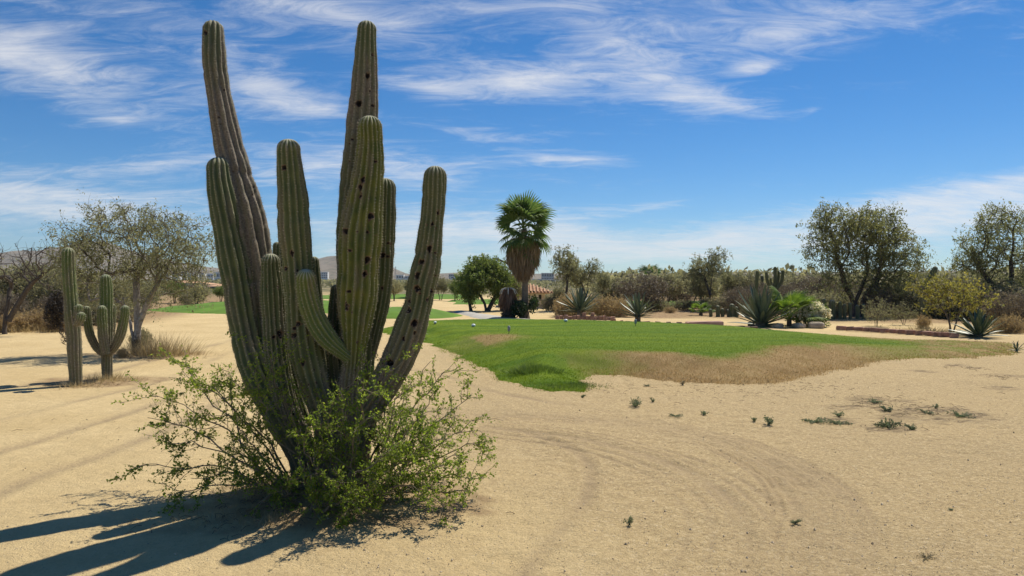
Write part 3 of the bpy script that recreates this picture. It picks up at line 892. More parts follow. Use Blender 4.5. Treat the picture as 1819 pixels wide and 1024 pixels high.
def build_shrub():
    root = obj('thorny_shrub', None, loc=(0, 0, 0), label='green small-leaved thorny shrub sprawling round the foot of the huge cactus', cat='shrub')
    rng = np.random.default_rng(3)
    tips = [(262, 742, 5.1), (252, 825, 5.0), (270, 700, 5.4), (300, 880, 4.9), (325, 660, 5.5), (292, 790, 4.8), (388, 655, 5.7), (360, 700, 5.0), (472, 618, 5.0), (455, 690, 4.9), (340, 850, 5.2), (300, 640, 5.9),
            (420, 760, 4.75), (500, 640, 5.1), (395, 885, 4.8), (410, 810, 4.7),
            (838, 700, 5.5), (862, 790, 5.3), (860, 850, 5.1), (800, 655, 5.6), (765, 642, 5.7), (722, 655, 5.4), (845, 745, 5.2), (790, 900, 4.8), (835, 880, 4.95), (815, 810, 4.9), (752, 730, 4.9), (700, 720, 4.75), (780, 690, 5.2), (815, 740, 5.8), (730, 690, 5.9),
            (600, 925, 4.55), (560, 905, 4.6), (668, 905, 4.6), (720, 860, 4.7), (500, 880, 4.7), (450, 905, 4.75), (640, 655, 4.85), (610, 690, 4.75), (545, 760, 4.7), (660, 700, 4.7), (690, 660, 4.95), (690, 800, 4.6), (520, 720, 4.85), (540, 850, 4.6), (750, 880, 4.7), (640, 870, 4.55), (720, 780, 4.65), (775, 830, 4.7), (680, 860, 4.55), (645, 730, 4.65), (605, 850, 4.5), (565, 830, 4.6), (760, 770, 5.0), (800, 770, 5.1), (735, 820, 4.9)]
    for (tx, ty, td) in tips:
        tip = P(tx, ty, td)
        side = np.clip((tx - 590) / 270, -1, 1)
        foot = np.array([CX + side * .30 + rng.normal(0, .08), min(CY - .12, td + .4) + rng.normal(0, .08), .06])
        far = abs(side)
        main = twig_path(foot, tip, rng, 12, .10 if far > .5 else .03, .09)
        L = np.linalg.norm(tip - foot)
        mb = MB(); mb.tube(main, np.linspace(.0085, .002, 12), 5)
        LC, LD = [], []
        nsec = int(L * 12) + 3
        for q in np.sort(rng.uniform(.22, 1.0, nsec)):
            i = q * 11; lo = min(int(i), 10); a = main[lo] * (1 - (i - lo)) + main[lo + 1] * (i - lo)
            ax = main[lo + 1] - main[lo]; ax /= np.linalg.norm(ax)
            d = rng.normal(size=3); d -= ax * d.dot(ax) * .6; d = d / np.linalg.norm(d) * .8 + ax * .75 + np.array([0, 0, .12]); d /= np.linalg.norm(d)
            l2 = rng.uniform(.10, .34) * (1.1 - .45 * q) * min(1.25, .5 + L * .6)
            b = a + d * l2
            b[2] = max(b[2], .03)
            sec = twig_path(a, b, rng, 6, .03, .10)
            mb.tube(sec, np.linspace(.0024, .001, 6), 4)
            for u in rng.uniform(.15, 1, rng.integers(2, 6)):
                i2 = u * 5; l_ = min(int(i2), 4); a2 = sec[l_] * (1 - (i2 - l_)) + sec[l_ + 1] * (i2 - l_)
                d2 = rng.normal(size=3) + d * .7; d2 /= np.linalg.norm(d2)
                l3 = rng.uniform(.03, .11); b2 = a2 + d2 * l3; b2[2] = max(b2[2], .02)
                mb.tube(np.array([a2, (a2 + b2) / 2 + rng.normal(0, .004, 3), b2]), [.0016, .0013, .0008], 3)
                m = rng.integers(6, 17)
                tt = rng.uniform(0, 1, (m, 1)); LC.append(a2 * (1 - tt) + b2 * tt + rng.normal(0, .006, (m, 3)))
                LD.append(rng.normal(size=(m, 3)) + d2 * .8)
            m = rng.integers(5, 15); tt = rng.uniform(.1, 1, (m, 1))
            LC.append(a * (1 - tt) + b * tt + rng.normal(0, .008, (m, 3))); LD.append(rng.normal(size=(m, 3)) + d * .6)
        C = np.concatenate(LC); D = np.concatenate(LD); D /= np.linalg.norm(D, axis=1)[:, None]
        n = len(C)
        if 440 < tx < 760: keep = rng.uniform(size=n) < .95
        else: keep = rng.uniform(size=n) < .95
        C, D = C[keep], D[keep]; n = len(C)
        Ls = rng.uniform(.012, .028, n)
        V, T, A = leaf_quads(C + D * Ls[:, None] * .5, D, Ls, Ls * rng.uniform(.45, .68, n), rng, rng.uniform(0, 1, n), .18)
        br = obj('branch', mb.mesh('branch'), SHRUB_STEM, root)
        obj('leaves', make_mesh('leaves', V, None, T, {'v': A}), SHRUB_LEAF, br, kind='stuff')
    return root


build_shrub()

# ------------------------------------------------------------------ trees: branches grow to points spread through the crown
def gen_tree(seed, stems, lobes, n_ends, tr, leaf=None, step=.22, bf=.38, wob=.10, tip_r=.006, droop=.0, twigs=0, twig_len=.3):
    """stems: list of polylines from the ground; lobes: (centre, radii, weight); leaf: dict(n, size, sigma, droop) -> (wood mesh, leaf mesh)"""
    rng = np.random.default_rng(seed)
    pos, par, plen = [], [], []
    chains = []
    for st in stems:
        st = np.array(st, float); m = max(5, int(np.linalg.norm(np.diff(st, axis=0), axis=1).sum() / (step * .8)))
        c4, _ = catmull(np.concatenate([st, np.zeros((len(st), 1))], 1), m)
        c = c4[:, :3] + rng.normal(0, step * .05, (m, 3)) * np.linspace(0, 1, m)[:, None]
        ids = []
        for j in range(m):
            par.append(len(pos) - 1 if j else -1); plen.append(plen[-1] + np.linalg.norm(c[j] - c[j - 1]) if j else 0.0)
            pos.append(c[j]); ids.append(len(pos) - 1)
        chains.append(ids)
    ntr = len(pos)
    low = [chains[k][max(1, int(len(chains[k]) * .55))] for k in range(len(chains))]
    w = np.array([l[2] for l in lobes], float); w /= w.sum()
    pick = rng.choice(len(lobes), n_ends, p=w)
    ends = np.zeros((n_ends, 3))
    for j, q in enumerate(pick):
        c, r, _ = lobes[q]; d = rng.normal(size=3); d /= np.linalg.norm(d)
        ends[j] = np.array(c) + d * np.array(r) * rng.uniform(.25, 1) ** .55
    ends[:, 2] = np.maximum(ends[:, 2], .12)
    tops = np.array([pos[c[-1]] for c in chains])
    order = np.argsort(np.min(np.linalg.norm(ends[:, None] - tops[None], axis=2), axis=1))
    tipid = []
    allow = np.zeros(200000, bool)
    for c in chains:
        for q in c[max(1, int(len(c) * .45)):]: allow[q] = True
    PA = np.zeros((200000, 3)); PL = np.zeros(200000); PA[:ntr] = pos; PL[:ntr] = plen
    n = ntr
    for e in ends[order]:
        dd = np.linalg.norm(PA[:n] - e, axis=1) + bf * PL[:n] + (~allow[:n]) * 1e3 + (PA[:n, 2] > e[2] + .35) * .5
        i = int(np.argmin(dd)); a = PA[i].copy(); L = np.linalg.norm(e - a)
        m = max(2, int(math.ceil(L / step)))
        pi = par[i] if par[i] >= 0 else i
        t0 = a - PA[pi]; nt = np.linalg.norm(t0); t0 = t0 / nt if nt > 1e-6 else np.array([0, 0, 1.0])
        t = np.linspace(0, 1, m + 1)[1:, None]
        ctrl = a + t0 * L * .38 + np.array([0, 0, .10 * L])
        p = a * (1 - t) ** 2 + 2 * t * (1 - t) * ctrl + e * t * t
        p = p + rng.normal(0, wob * step, p.shape) * np.minimum(1, t * 3) * (1 if m > 2 else .3)
        p[:, 2] -= droop * L * t[:, 0] ** 3
        ids = [i]; prev = i
        for q in p:
            PA[n] = q; PL[n] = PL[prev] + np.linalg.norm(q - PA[prev]); par.append(prev); allow[n] = True
            ids.append(n); prev = n; n += 1
        chains.append(ids); tipid.append(prev)
    cnt = np.zeros(n)
    for q in tipid: cnt[q] += 1
    for j in range(n - 1, -1, -1):
        if par[j] >= 0: cnt[par[j]] += cnt[j]
    rad = tip_r + (tr - tip_r) * (cnt / max(cnt.max(), 1)) ** .72
    rad[:ntr] = np.maximum(rad[:ntr], tr * .22)
    mb = MB()
    for ci, ids in enumerate(chains):
        r = rad[ids].copy()
        if ci >= len(stems): r[0] = min(r[0], r[1] * 1.25)
        else:
            r = np.maximum.accumulate(r[::-1])[::-1]; r[0] *= 1.35
        mb.tube(PA[ids], r, 7 if r.max() > .03 else (5 if r.max() > .012 else 4))
    tp = PA[tipid]
    if twigs:
        for e, q in zip(tp, tipid):
            base = PA[par[q]]
            for _ in range(twigs):
                u = rng.uniform(0, 1); a = base * (1 - u) + e * u
                d = rng.normal(size=3) + (e - base) / (np.linalg.norm(e - base) + 1e-6) * .9; d /= np.linalg.norm(d)
                b = a + d * twig_len * rng.uniform(.4, 1); mid = (a + b) / 2 + rng.normal(0, twig_len * .07, 3)
                mb.tube(np.array([a, mid, b]), [tip_r * .8, tip_r * .6, tip_r * .35], 3, cap=False)
    wood = mb.mesh('wood', True)
    lm = None
    if leaf:
        k = leaf['n']
        base = PA[[par[q] for q in tipid]]
        u = rng.uniform(-.3, 1.15, (len(tp), k, 1))
        C = base[:, None] * (1 - u) + tp[:, None] * u
        cl = rng.normal(0, leaf['sigma'] * 1.15, (len(tp), max(3, k // 9), 3))
        C = C + cl[np.arange(len(tp))[:, None], rng.integers(0, cl.shape[1], (len(tp), k))] + rng.normal(0, leaf['sigma'] * .26, C.shape)
        C = C.reshape(-1, 3); m = len(C)
        dr = leaf.get('droop', .3)
        C[:, 2] -= np.abs(rng.normal(0, 1, m)) * leaf['sigma'] * dr
        C[:, 2] = np.maximum(C[:, 2], .04)
        D = rand_dirs(rng, m, (0, 0, -dr * 1.5)); s = leaf['size'] * rng.uniform(.6, 1.4, m)
        clump = np.repeat(rng.uniform(0, 1, len(tp)), k)
        v = np.clip(.55 * clump + .45 * rng.uniform(0, 1, m) + leaf.get('vb', 0), 0, 1)
        V, T, A = leaf_quads(C, D, s, s * leaf.get('asp', .5), rng, v, .12)
        lm = make_mesh('crown', V, None, T, {'v': A})
    return wood, lm


def tree_obj(name, meshes, wood_mat, leaf_m, loc, rz=0, scale=1.0, label=None, cat='tree', group=None):
    root = obj(name, None, loc=loc, rot=(0, 0, rz), scale=scale, label=label, cat=cat, group=group)
    obj('trunk', meshes[0], wood_mat, root)
    if meshes[1] is not None: obj('crown', meshes[1], leaf_m, root)
    return root


LEAF_GREY = leaf_mat('leaf_grey_olive', (.14, .145, .078), (.245, .24, .135), (.36, .32, .21), trans=.5, var=0)
LEAF_OLIVE = leaf_mat('leaf_olive', (.15, .16, .068), (.245, .245, .105), (.33, .30, .16), trans=.52, var=.12)
LEAF_SCRUB = leaf_mat('leaf_scrub', (.155, .148, .082), (.245, .228, .135), (.32, .28, .19), trans=.50, var=.28)
LEAF_BROWN = leaf_mat('leaf_brown', (.14, .108, .075), (.22, .175, .12), (.29, .235, .16), trans=.25, var=.25)
LEAF_GREEN = leaf_mat('leaf_green', (.10, .145, .036), (.185, .23, .06), (.28, .29, .10), trans=.46, var=.1)
LEAF_YELLOW = leaf_mat('leaf_yellow', (.14, .145, .04), (.28, .25, .06), (.52, .42, .08), trans=.45, var=0)
LEAF_TAN = leaf_mat('leaf_dry_tan', (.27, .195, .10), (.40, .29, .15), (.50, .39, .22), trans=.35, var=.15)
WHITE_BARK = None


def white_bark():
    k = Nt('bark_white_grey')
    p = k.pos(True); sep = k.n('ShaderNodeSeparateXYZ'); k.l(p, sep.inputs[0])
    n = k.noise(16, 5, .65, p)
    c = k.mix(k.rng(n, .35, .65), (.23, .20, .17), (.42, .38, .33))
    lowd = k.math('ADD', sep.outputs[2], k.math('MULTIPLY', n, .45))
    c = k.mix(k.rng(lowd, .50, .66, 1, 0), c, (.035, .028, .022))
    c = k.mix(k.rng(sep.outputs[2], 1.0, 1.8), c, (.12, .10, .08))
    return k.pbr(c, .85, k.bump(n, .5, .02), .15)


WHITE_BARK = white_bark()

# --- the airy tree at the left, behind the two small cacti
gl = G(238, 630)
L1 = gen_tree(21, [[(0, 0, -.05), (-.02, 0, .35), (-.16, .1, .75), (-.3, .1, 1.2)], [(.04, .02, -.05), (.06, .03, .5), (.06, .0, 1.1), (.02, .05, 1.7)], [(.03, 0, .05), (.1, -.05, .5), (.35, -.15, 1.05), (.6, -.2, 1.5)]],
              [((-.15, 0, 2.35), (1.55, 1.4, .85), 5), ((.75, 0, 2.3), (.95, 1.0, .75), 3), ((-1.2, 0, 2.0), (.65, .8, .65), 2), ((0, .1, 1.5), (1.5, 1.2, .5), 2.2), ((1.25, -.1, 1.75), (.45, .5, .55), 1.2), ((-.3, .2, 2.9), (.9, .8, .4), 1.2)],
              420, .07, dict(n=62, size=.052, sigma=.11, droop=.55, asp=.38), step=.16, tip_r=.004, droop=.12, twigs=3, twig_len=.3)
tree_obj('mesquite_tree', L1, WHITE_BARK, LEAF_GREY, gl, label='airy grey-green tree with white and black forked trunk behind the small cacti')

# --- big tree on the right
d = 30.5
R1 = gen_tree(22, [[(0, 0, -.05), (.05, 0, .5), (.25, 0, 1.0), (.5, 0, 1.6)], [(.1, .1, -.05), (.0, .1, .6), (-.3, .1, 1.2), (-.5, 0, 1.9)], [(.3, 0, -.05), (.4, .1, .6), (.8, .1, 1.2), (1.0, .1, 1.8)]],
              [((.15, 0, 2.9), (1.6, 1.5, 1.15), 6), ((.1, -.2, 3.1), (.7, .9, .8), 3), ((-1.2, 0, 2.5), (.75, .8, .95), 2), ((-.85, 0, 3.65), (.55, .5, .4), 1), ((1.5, 0, 2.3), (.9, 1.0, 1.0), 3), ((.9, 0, 3.5), (.7, .6, .55), 1.3), ((.3, -.2, 1.6), (1.7, 1.0, .7), 3.0), ((2.0, 0, 1.8), (.6, .7, .7), 1.4), ((.4, -.2, .95), (1.9, 1.0, .45), 2.2)],
              560, .105, dict(n=50, size=.08, sigma=.15, droop=.5, asp=.45), step=.22, tip_r=.005, twigs=2, twig_len=.4)
tree_obj('mesquite_tree', R1, BARK_DARK, LEAF_OLIVE, (XD(1517, d), d, 0), 0, 1.16, label='large dense olive-green tree right of the white-flowering bush')
# --- tree cut by the right edge
d = 29.0
R2 = gen_tree(23, [[(0, 0, -.05), (.0, 0, .7), (.05, 0, 1.4), (.0, 0, 2.1)], [(.05, 0, .2), (-.4, 0, .9), (-.9, .1, 1.6), (-1.3, 0, 2.1)], [(.1, .1, .2), (.5, 0, 1.0), (.9, 0, 1.8)]],
              [((.2, 0, 2.9), (1.4, 1.3, 1.05), 5), ((-1.0, 0, 2.5), (.85, .8, .7), 2.4), ((-1.45, 0, 2.0), (.6, .6, .5), 1.2), ((-.4, 0, 3.5), (.7, .6, .45), 1.3), ((.4, 0, 1.7), (1.5, 1.0, .7), 2.4), ((1.5, 0, 2.4), (.8, .8, .9), 2), ((0, -.2, 1.0), (1.5, .9, .5), 1.6)],
              460, .10, dict(n=46, size=.072, sigma=.13, droop=.45, asp=.42), step=.2, tip_r=.005, twigs=1, twig_len=.35)
tree_obj('mesquite_tree', R2, BARK_DARK, LEAF_OLIVE, (XD(1795, d), d, 0), 0, 1.15, label='feathery olive tree cut off by the right edge of the picture')

# --- round green tree left of the palm, over the sand
d = G(862, 553)[1]
GT = gen_tree(24, [[(0, 0, -.05), (-.1, 0, .4), (-.35, 0, .8), (-.6, 0, 1.2)], [(.05, 0, -.05), (.3, 0, .45), (.6, 0, .95), (.8, 0, 1.3)], [(-.75, .1, -.05), (-.85, .1, .5), (-1.0, 0, .9)]],
              [((-.05, 0, 1.75), (1.25, 1.2, .75), 5), ((-.8, 0, 1.2), (.65, .8, .6), 2), ((.75, 0, 1.3), (.6, .8, .65), 2), ((-.1, 0, 2.15), (.6, .6, .35), 1)],
              280, .11, dict(n=95, size=.105, sigma=.16, droop=.3, asp=.5), step=.2, tip_r=.006)
tree_obj('green_tree', GT, BARK_DARK, LEAF_GREEN, (XD(864, d), d, 0), label='round bright green tree on the sand just left of the dead palm stump')

# --- leafless trees and dead limbs
BARE = gen_tree(25, [[(0, 0, -.05), (.02, 0, .5), (.12, 0, .95)], [(.1, 0, .35), (.4, 0, .85), (.75, 0, 1.35), (1.1, 0, 1.6)]],
                [((.1, 0, 1.9), (.8, .8, .5), 3), ((1.0, 0, 1.9), (.65, .6, .4), 3), ((-.6, 0, 1.7), (.6, .6, .5), 2), ((.6, 0, 1.3), (.9, .6, .4), 1)], 130, .065, None, step=.16, tip_r=.006, wob=.2, twigs=3, twig_len=.4)
d = 21.0
tree_obj('bare_tree', BARE, BARK_DARK, None, (XD(8, d), d, 0), 0, 1.12, label='leafless dark branching tree at the far left edge of the picture')
DEADLIMB = gen_tree(26, [[(0, 0, -.05), (-.1, 0, .9), (-.55, 0, 1.7), (-1.0, 0, 2.2), (-1.5, 0, 2.55), (-1.75, 0, 2.4)], [(-.1, 0, .8), (-.1, 0, 1.7), (-.5, .1, 2.3), (-.95, .1, 2.5)]],
                    [((-1.2, 0, 2.5), (.4, .3, .18), 2), ((-.4, 0, 2.3), (.5, .3, .3), 2)], 22, .075, None, step=.2, tip_r=.008, wob=.3)
d = 37.0
tree_obj('dead_tree', DEADLIMB, BARK, None, (XD(922, d), d, 0), label='arching dead grey limbs rising behind the round green tree')

# --- kinds of scrub, each built once and copied
airy_lobes = [((-.45, 0, 2.3), (.5, .5, .45), 2), ((.35, 0, 2.1), (.55, .5, .4), 2), ((0, 0, 1.6), (.75, .6, .45), 1.5), ((.75, 0, 1.7), (.4, .4, .35), 1)]
AIRY = gen_tree(31, [[(0, 0, -.05), (.0, 0, .8), (-.08, 0, 1.5), (-.2, 0, 2.0)], [(0, 0, .7), (.25, 0, 1.3), (.5, 0, 1.85)]], airy_lobes, 130, .055, dict(n=40, size=.085, sigma=.13, droop=.6, asp=.4), step=.18, tip_r=.006, twigs=1, twig_len=.35, wob=.2)
MESQ = gen_tree(32, [[(-.15, 0, -.05), (-.2, 0, .5), (-.5, 0, 1.0)], [(.1, 0, -.05), (.1, .1, .5), (.05, .1, 1.1)], [(.25, 0, -.05), (.4, 0, .5), (.7, 0, 1.0)]],
                [((0, 0, 1.75), (1.35, 1.2, .6), 5), ((-.8, 0, 1.4), (.7, .7, .45), 2), ((.8, 0, 1.4), (.7, .7, .45), 2), ((.2, 0, 2.2), (.7, .6, .3), 1)], 220, .055, dict(n=46, size=.10, sigma=.15, droop=.3, asp=.5), step=.22, tip_r=.006, twigs=1, twig_len=.3)
DENSE = gen_tree(33, [[(0, 0, -.05), (0, 0, .4), (-.2, 0, .9)], [(.1, 0, -.05), (.3, 0, .5), (.5, 0, .9)]],
                 [((0, 0, 1.45), (1.2, 1.1, .85), 5), ((-.7, 0, 1.0), (.7, .7, .7), 2), ((.75, 0, 1.0), (.7, .7, .75), 2), ((0, -.2, .55), (1.1, .8, .45), 2)], 240, .05, dict(n=46, size=.10, sigma=.18, droop=.3, asp=.5), step=.22, tip_r=.006, twigs=1, twig_len=.35)
TWIGGY = gen_tree(34, [[(0, 0, -.05), (-.1, 0, .45), (-.3, 0, .8)], [(.05, 0, -.05), (.2, 0, .5), (.4, 0, .8)], [(0, .1, -.05), (0, .2, .5), (.05, .2, 1.0)]],
                  [((0, 0, 1.3), (1.1, .9, .65), 5), ((-.6, 0, .9), (.6, .6, .5), 2), ((.6, 0, .9), (.6, .6, .5), 2)], 210, .05, dict(n=26, size=.075, sigma=.15, droop=.4, asp=.45), step=.18, tip_r=.006, wob=.25, twigs=4, twig_len=.42)
BUSH = gen_tree(35, [[(0, 0, -.05), (-.15, 0, .3)], [(.05, 0, -.05), (.2, 0, .3)], [(0, -.1, -.05), (0, -.2, .3)]],
                [((0, 0, .5), (.85, .75, .45), 5), ((-.4, 0, .35), (.6, .5, .35), 2), ((.4, 0, .35), (.6, .5, .35), 2)], 190, .02, dict(n=36, size=.075, sigma=.11, droop=.1, asp=.32), step=.15, tip_r=.005, twigs=3, twig_len=.3)
OPEN = gen_tree(37, [[(0, 0, -.05), (-.2, 0, .4), (-.5, 0, .8)], [(.05, 0, -.05), (.2, 0, .45), (.5, 0, .8)], [(0, .1, -.05), (.02, .1, .5), (-.05, .1, 1.0)]],
                [((0, 0, 1.0), (1.0, .8, .6), 5), ((-.5, 0, .6), (.6, .6, .4), 2), ((.5, 0, .6), (.6, .6, .4), 2)], 140, .022, dict(n=15, size=.06, sigma=.10, droop=.2, asp=.5), step=.14, tip_r=.004, wob=.2, twigs=3, twig_len=.3)
KIND = {'open': ('open_bush', OPEN, BARK, LEAF_GREY, 1.55), 'airy': ('airy_tree', AIRY, BARK_DARK, LEAF_GREY, 2.75), 'mesq': ('scrub_tree', MESQ, BARK_DARK, LEAF_SCRUB, 2.45), 'dense': ('scrub_tree', DENSE, BARK_DARK, LEAF_SCRUB, 2.3),
        'twig': ('twiggy_bush', TWIGGY, BARK, LEAF_BROWN, 1.95), 'bush': ('dry_bush', BUSH, TWIG_DRY, LEAF_TAN, .98), 'olive': ('olive_bush', BUSH, BARK, LEAF_SCRUB, .98), 'green': ('green_tree', MESQ, BARK_DARK, LEAF_GREEN, 2.45)}
_mesh_cache = {}


def scrub(kind, px, ytop, d, wide=1.0, label='', cat='tree', group=None, rz=None, zb=0.0):
    name, (wm, lm), wmat, lmat, h0 = KIND[kind]
    key = (kind,)
    if key not in _mesh_cache:
        w2, l2 = (wm, lm) if not wm.materials else (wm.copy(), lm.copy())
        if wm.materials: w2.materials.clear(); l2.materials.clear()
        _mesh_cache[key] = (w2, l2)
    h = CAM_H - (ytop - HZ) / F_PX * d - zb
    s = h / h0
    return tree_obj(name, _mesh_cache[key], wmat, lmat, (XD(px, d), d, zb), random.Random(int(px * 7 + d * 13)).uniform(0, 6.28) if rz is None else rz, (s * wide, s * wide, s), label, cat, group)


GB = 'scrub trees of the belt behind the tee'
GLS = 'scrub behind the left sand'
GM = 'trees across the far sand'
rows = [
    # left belt
    ('mesq', 55, 470, 27, 1.1, 'olive scrub tree right behind the leafless tree at the left edge', GLS), ('dense', 120, 478, 26, 1.0, 'grey-olive scrub tree directly behind the tall column cactus', GLS),
    ('dense', -40, 462, 29, 1.2, 'olive scrub tree cut off by the left edge of the picture', GLS), ('mesq', 185, 492, 28, 1.1, 'low grey scrub tree behind the candelabra cactus', GLS),
    ('twig', 20, 520, 24, 1.0, 'greyish twiggy bush at the foot of the leafless left-edge tree', GLS), ('twig', 90, 525, 23.5, 1.0, 'greyish twiggy bush between leafless tree and column cactus', GLS),
    ('green', 310, 500, 47, 1.1, 'dark green tree at the left end of the far fairway, nearest the airy tree', GLS), ('dense', 352, 503, 46, 1.1, 'dark green tree behind the far fairway, under the terracotta roof', GLS),
    ('green', 392, 508, 50, 1.0, 'dark green tree behind the far fairway, touching the big cactus outline', GLS), ('dense', 265, 506, 48, 1.2, 'dark scrub tree seen below the airy tree crown', GLS), ('dense', 330, 520, 44, 1.0, 'low dark bush at the back edge of the left fairway', GLS),
    # far sand, between the cactus arms and the palm
    ('mesq', 700, 499, 52, .9, 'olive tree seen between the big cactus and its curved right arm', GM), ('mesq', 730, 496, 58, .9, 'taller olive tree just left of the curved cactus arm', GM), ('mesq', 782, 494, 54, .75, 'olive tree with bare trunks just right of the curved cactus arm', GM),
    ('green', 808, 500, 52, .7, 'green tree between curved cactus arm and round green tree', GM), ('mesq', 830, 498, 60, .8, 'pale olive tree half hidden by the round green tree', GM),
    # behind the stump and the palm
    ('mesq', 912, 490, 37, .7, 'brownish olive tree behind the dead palm stump', GB),
    # belt to the right of the palm
    ('airy', 1006, 440, 36, 1.0, 'tall airy dark-limbed tree just right of the tall palm', GB), ('airy', 1042, 462, 37, .9, 'grey-brown leafy tree right of the tall airy tree', GB), ('airy', 1068, 478, 38, .7, 'thin airy tree with a slanting bare limb above the first agave', GB),
    ('dense', 1082, 496, 40, 1.0, 'green-olive rounded scrub tree between first and second agave', GB), ('twig', 1140, 484, 36, 1.35, 'brown twiggy bare bush behind the second agave', GB), ('mesq', 1110, 497, 44, 1.0, 'low olive scrub behind the brown twiggy bush', GB),
    ('mesq', 1185, 488, 40, 1.0, 'olive scrub tree with thin trunks right of the second agave', GB), ('mesq', 1225, 484, 42, 1.0, 'olive scrub tree left of the tall leafless-topped tree', GB), ('airy', 1262, 443, 36, .95, 'tall half-bare tree with dark forked limbs above the scrub belt', GB),
    ('mesq', 1250, 487, 37, .8, 'grey scrub tree under the tall half-bare tree', GB), ('airy', 1292, 478, 38, .9, 'olive scrub tree right of the tall half-bare tree', GB), ('dense', 1322, 486, 38, .8, 'dark scrub tree left of the far cactus column', GB),
    ('dense', 1400, 490, 40, .9, 'brown-grey scrub tree behind the far candelabra cactus', GB), ('twig', 1440, 487, 38, 1.2, 'brown leafless thicket above the white-flowering bush', GB), ('twig', 1352, 500, 36, 1.0, 'brown thicket behind the big agave', GB), ('mesq', 1470, 489, 41, 1.0, 'grey scrub tree at the left shoulder of the large olive tree', GB),
    ('dense', 1620, 486, 36, 1.1, 'dark scrub tree right behind the large olive tree', GB), ('dense', 1690, 490, 38, 1.1, 'dim scrub tree behind the yellow-leaved shrub', GB), ('mesq', 1740, 492, 39, 1.0, 'grey-green scrub tree between yellow shrub and right-edge tree', GB), ('dense', 1850, 480, 36, 1.3, 'scrub tree behind the right-edge tree, cut by the frame', GB),
    ('twig', 1560, 505, 30, .8, 'bare grey-brown bush beneath the large olive tree', GB), ('twig', 1790, 515, 22.5, .9, 'tangled leafless grey bush at the right edge behind the small agave', GB),
]
for kind, px, yt, dd, wd, lab, grp in rows: scrub(kind, px, yt, dd, wd, lab, 'bush' if kind == 'twig' else 'tree', grp)
bushes = [('bush', 1000, 530, 30.5, .8, 'tan dry bush left of the first agave'), ('bush', 1018, 520, 31.5, .9, 'tan dry bush right behind the first agave'), ('bush', 1078, 526, 31, .9, 'dry olive-tan bush between the first and second agave'), ('bush', 1100, 530, 30.5, .8, 'low dry bush left of the second agave'), ('olive', 1056, 522, 33, .8, 'olive bush behind the gap between the first two agaves'),
          ('bush', 217, 618, 14.6, .55, 'low tan dry bush between the candelabra cactus and the white trunk'), ('olive', 250, 582, 16.8, .6, 'grey-brown dry bush behind the white trunk'),
          ('bush', 25, 553, 22, 1.0, 'reddish dry bush at the left edge on the sand margin'), ('bush', 70, 548, 22.5, .9, 'pale dry bush left of the dark twig ball'), ('bush', 105, 556, 22, .8, 'dry bush behind the column cactus foot'), ('bush', -30, 556, 21.5, .9, 'dry brush cut by the left edge'),
          ('open', 1558, 528, 24.5, .95, 'airy pale bush with dark stem in front of the large olive tree'), ('open', 1605, 536, 25.0, .9, 'thin grey bush between the large olive tree and yellow shrub'), ('bush', 1640, 560, 23.5, .7, 'dry tan undergrowth left of the yellow shrub'), ('bush', 1795, 560, 21.5, .9, 'orange-tan dry brush at the right edge'), ('olive', 1480, 545, 29, .7, 'low bush under the left side of the large olive tree'),
          ('bush', 1190, 545, 34, 1.1, 'dry brush at the foot of the scrub right of the second agave'), ('bush', 1285, 545, 33, 1.2, 'dry brush behind the pink stone slab'), ('bush', 1130, 540, 35, 1.2, 'dry brush under the brown twiggy bush'), ('olive', 1330, 540, 31, .8, 'olive bush just left of the big agave')]
for kind, px, yt, dd, wd, lab in bushes: scrub(kind, px, yt, dd, wd, lab, 'bush', 'dry bushes and brush')

EXTRA = [('olive', 1165, 530, 36, 1.3, 'low olive undergrowth just right of the second agave'), ('olive', 1215, 532, 37, 1.4, 'low olive undergrowth left of the young fan palm'), ('olive', 1262, 528, 36, 1.3, 'low olive undergrowth right behind the young fan palm'), ('olive', 1302, 524, 35, 1.3, 'olive undergrowth above the pink slab end'),
         ('olive', 1420, 520, 33, 1.3, 'olive undergrowth behind the white-flowering bush'), ('olive', 1462, 518, 33, 1.4, 'olive undergrowth among the cactus posts'), ('olive', 1508, 522, 32, 1.3, 'olive undergrowth behind the large olive trunk'), ('olive', 1590, 515, 31, 1.4, 'olive undergrowth between large olive tree and yellow shrub'), ('olive', 1640, 515, 30, 1.4, 'olive undergrowth left behind the yellow shrub'), ('olive', 1720, 512, 29, 1.5, 'olive undergrowth right behind the yellow shrub'), ('olive', 1780, 505, 28, 1.5, 'olive undergrowth below the right-edge tree'), ('olive', 1840, 505, 27, 1.4, 'olive undergrowth cut by the right edge'),
         ('twig', 1530, 498, 34, 1.3, 'brown thicket right behind the large olive trunk'), ('twig', 1390, 503, 34, 1.2, 'brown thicket left of the white-flowering bush top'), ('twig', 1660, 500, 33, 1.3, 'brown thicket behind the leaning cactus column'), ('twig', 1760, 498, 31, 1.3, 'brown thicket left of the right-edge trunk'), ('twig', 1205, 505, 41, 1.2, 'brown thicket deep in the belt right of the second agave'), ('twig', 1320, 507, 33, 1.2, 'brown thicket left above the largest agave'),
         ('olive', 150, 535, 25, 1.3, 'olive undergrowth right of the dark twig ball'), ('olive', 200, 530, 27, 1.3, 'olive undergrowth behind the candelabra cactus arms'), ('olive', 40, 530, 26, 1.4, 'olive undergrowth right of the leafless tree'), ('dense', 235, 500, 33, 1.2, 'scrub tree seen through the white-trunked tree'), ('dense', 160, 488, 32, 1.2, 'scrub tree far behind the candelabra cactus'), ('dense', 10, 480, 31, 1.2, 'scrub tree behind the leafless left tree')]
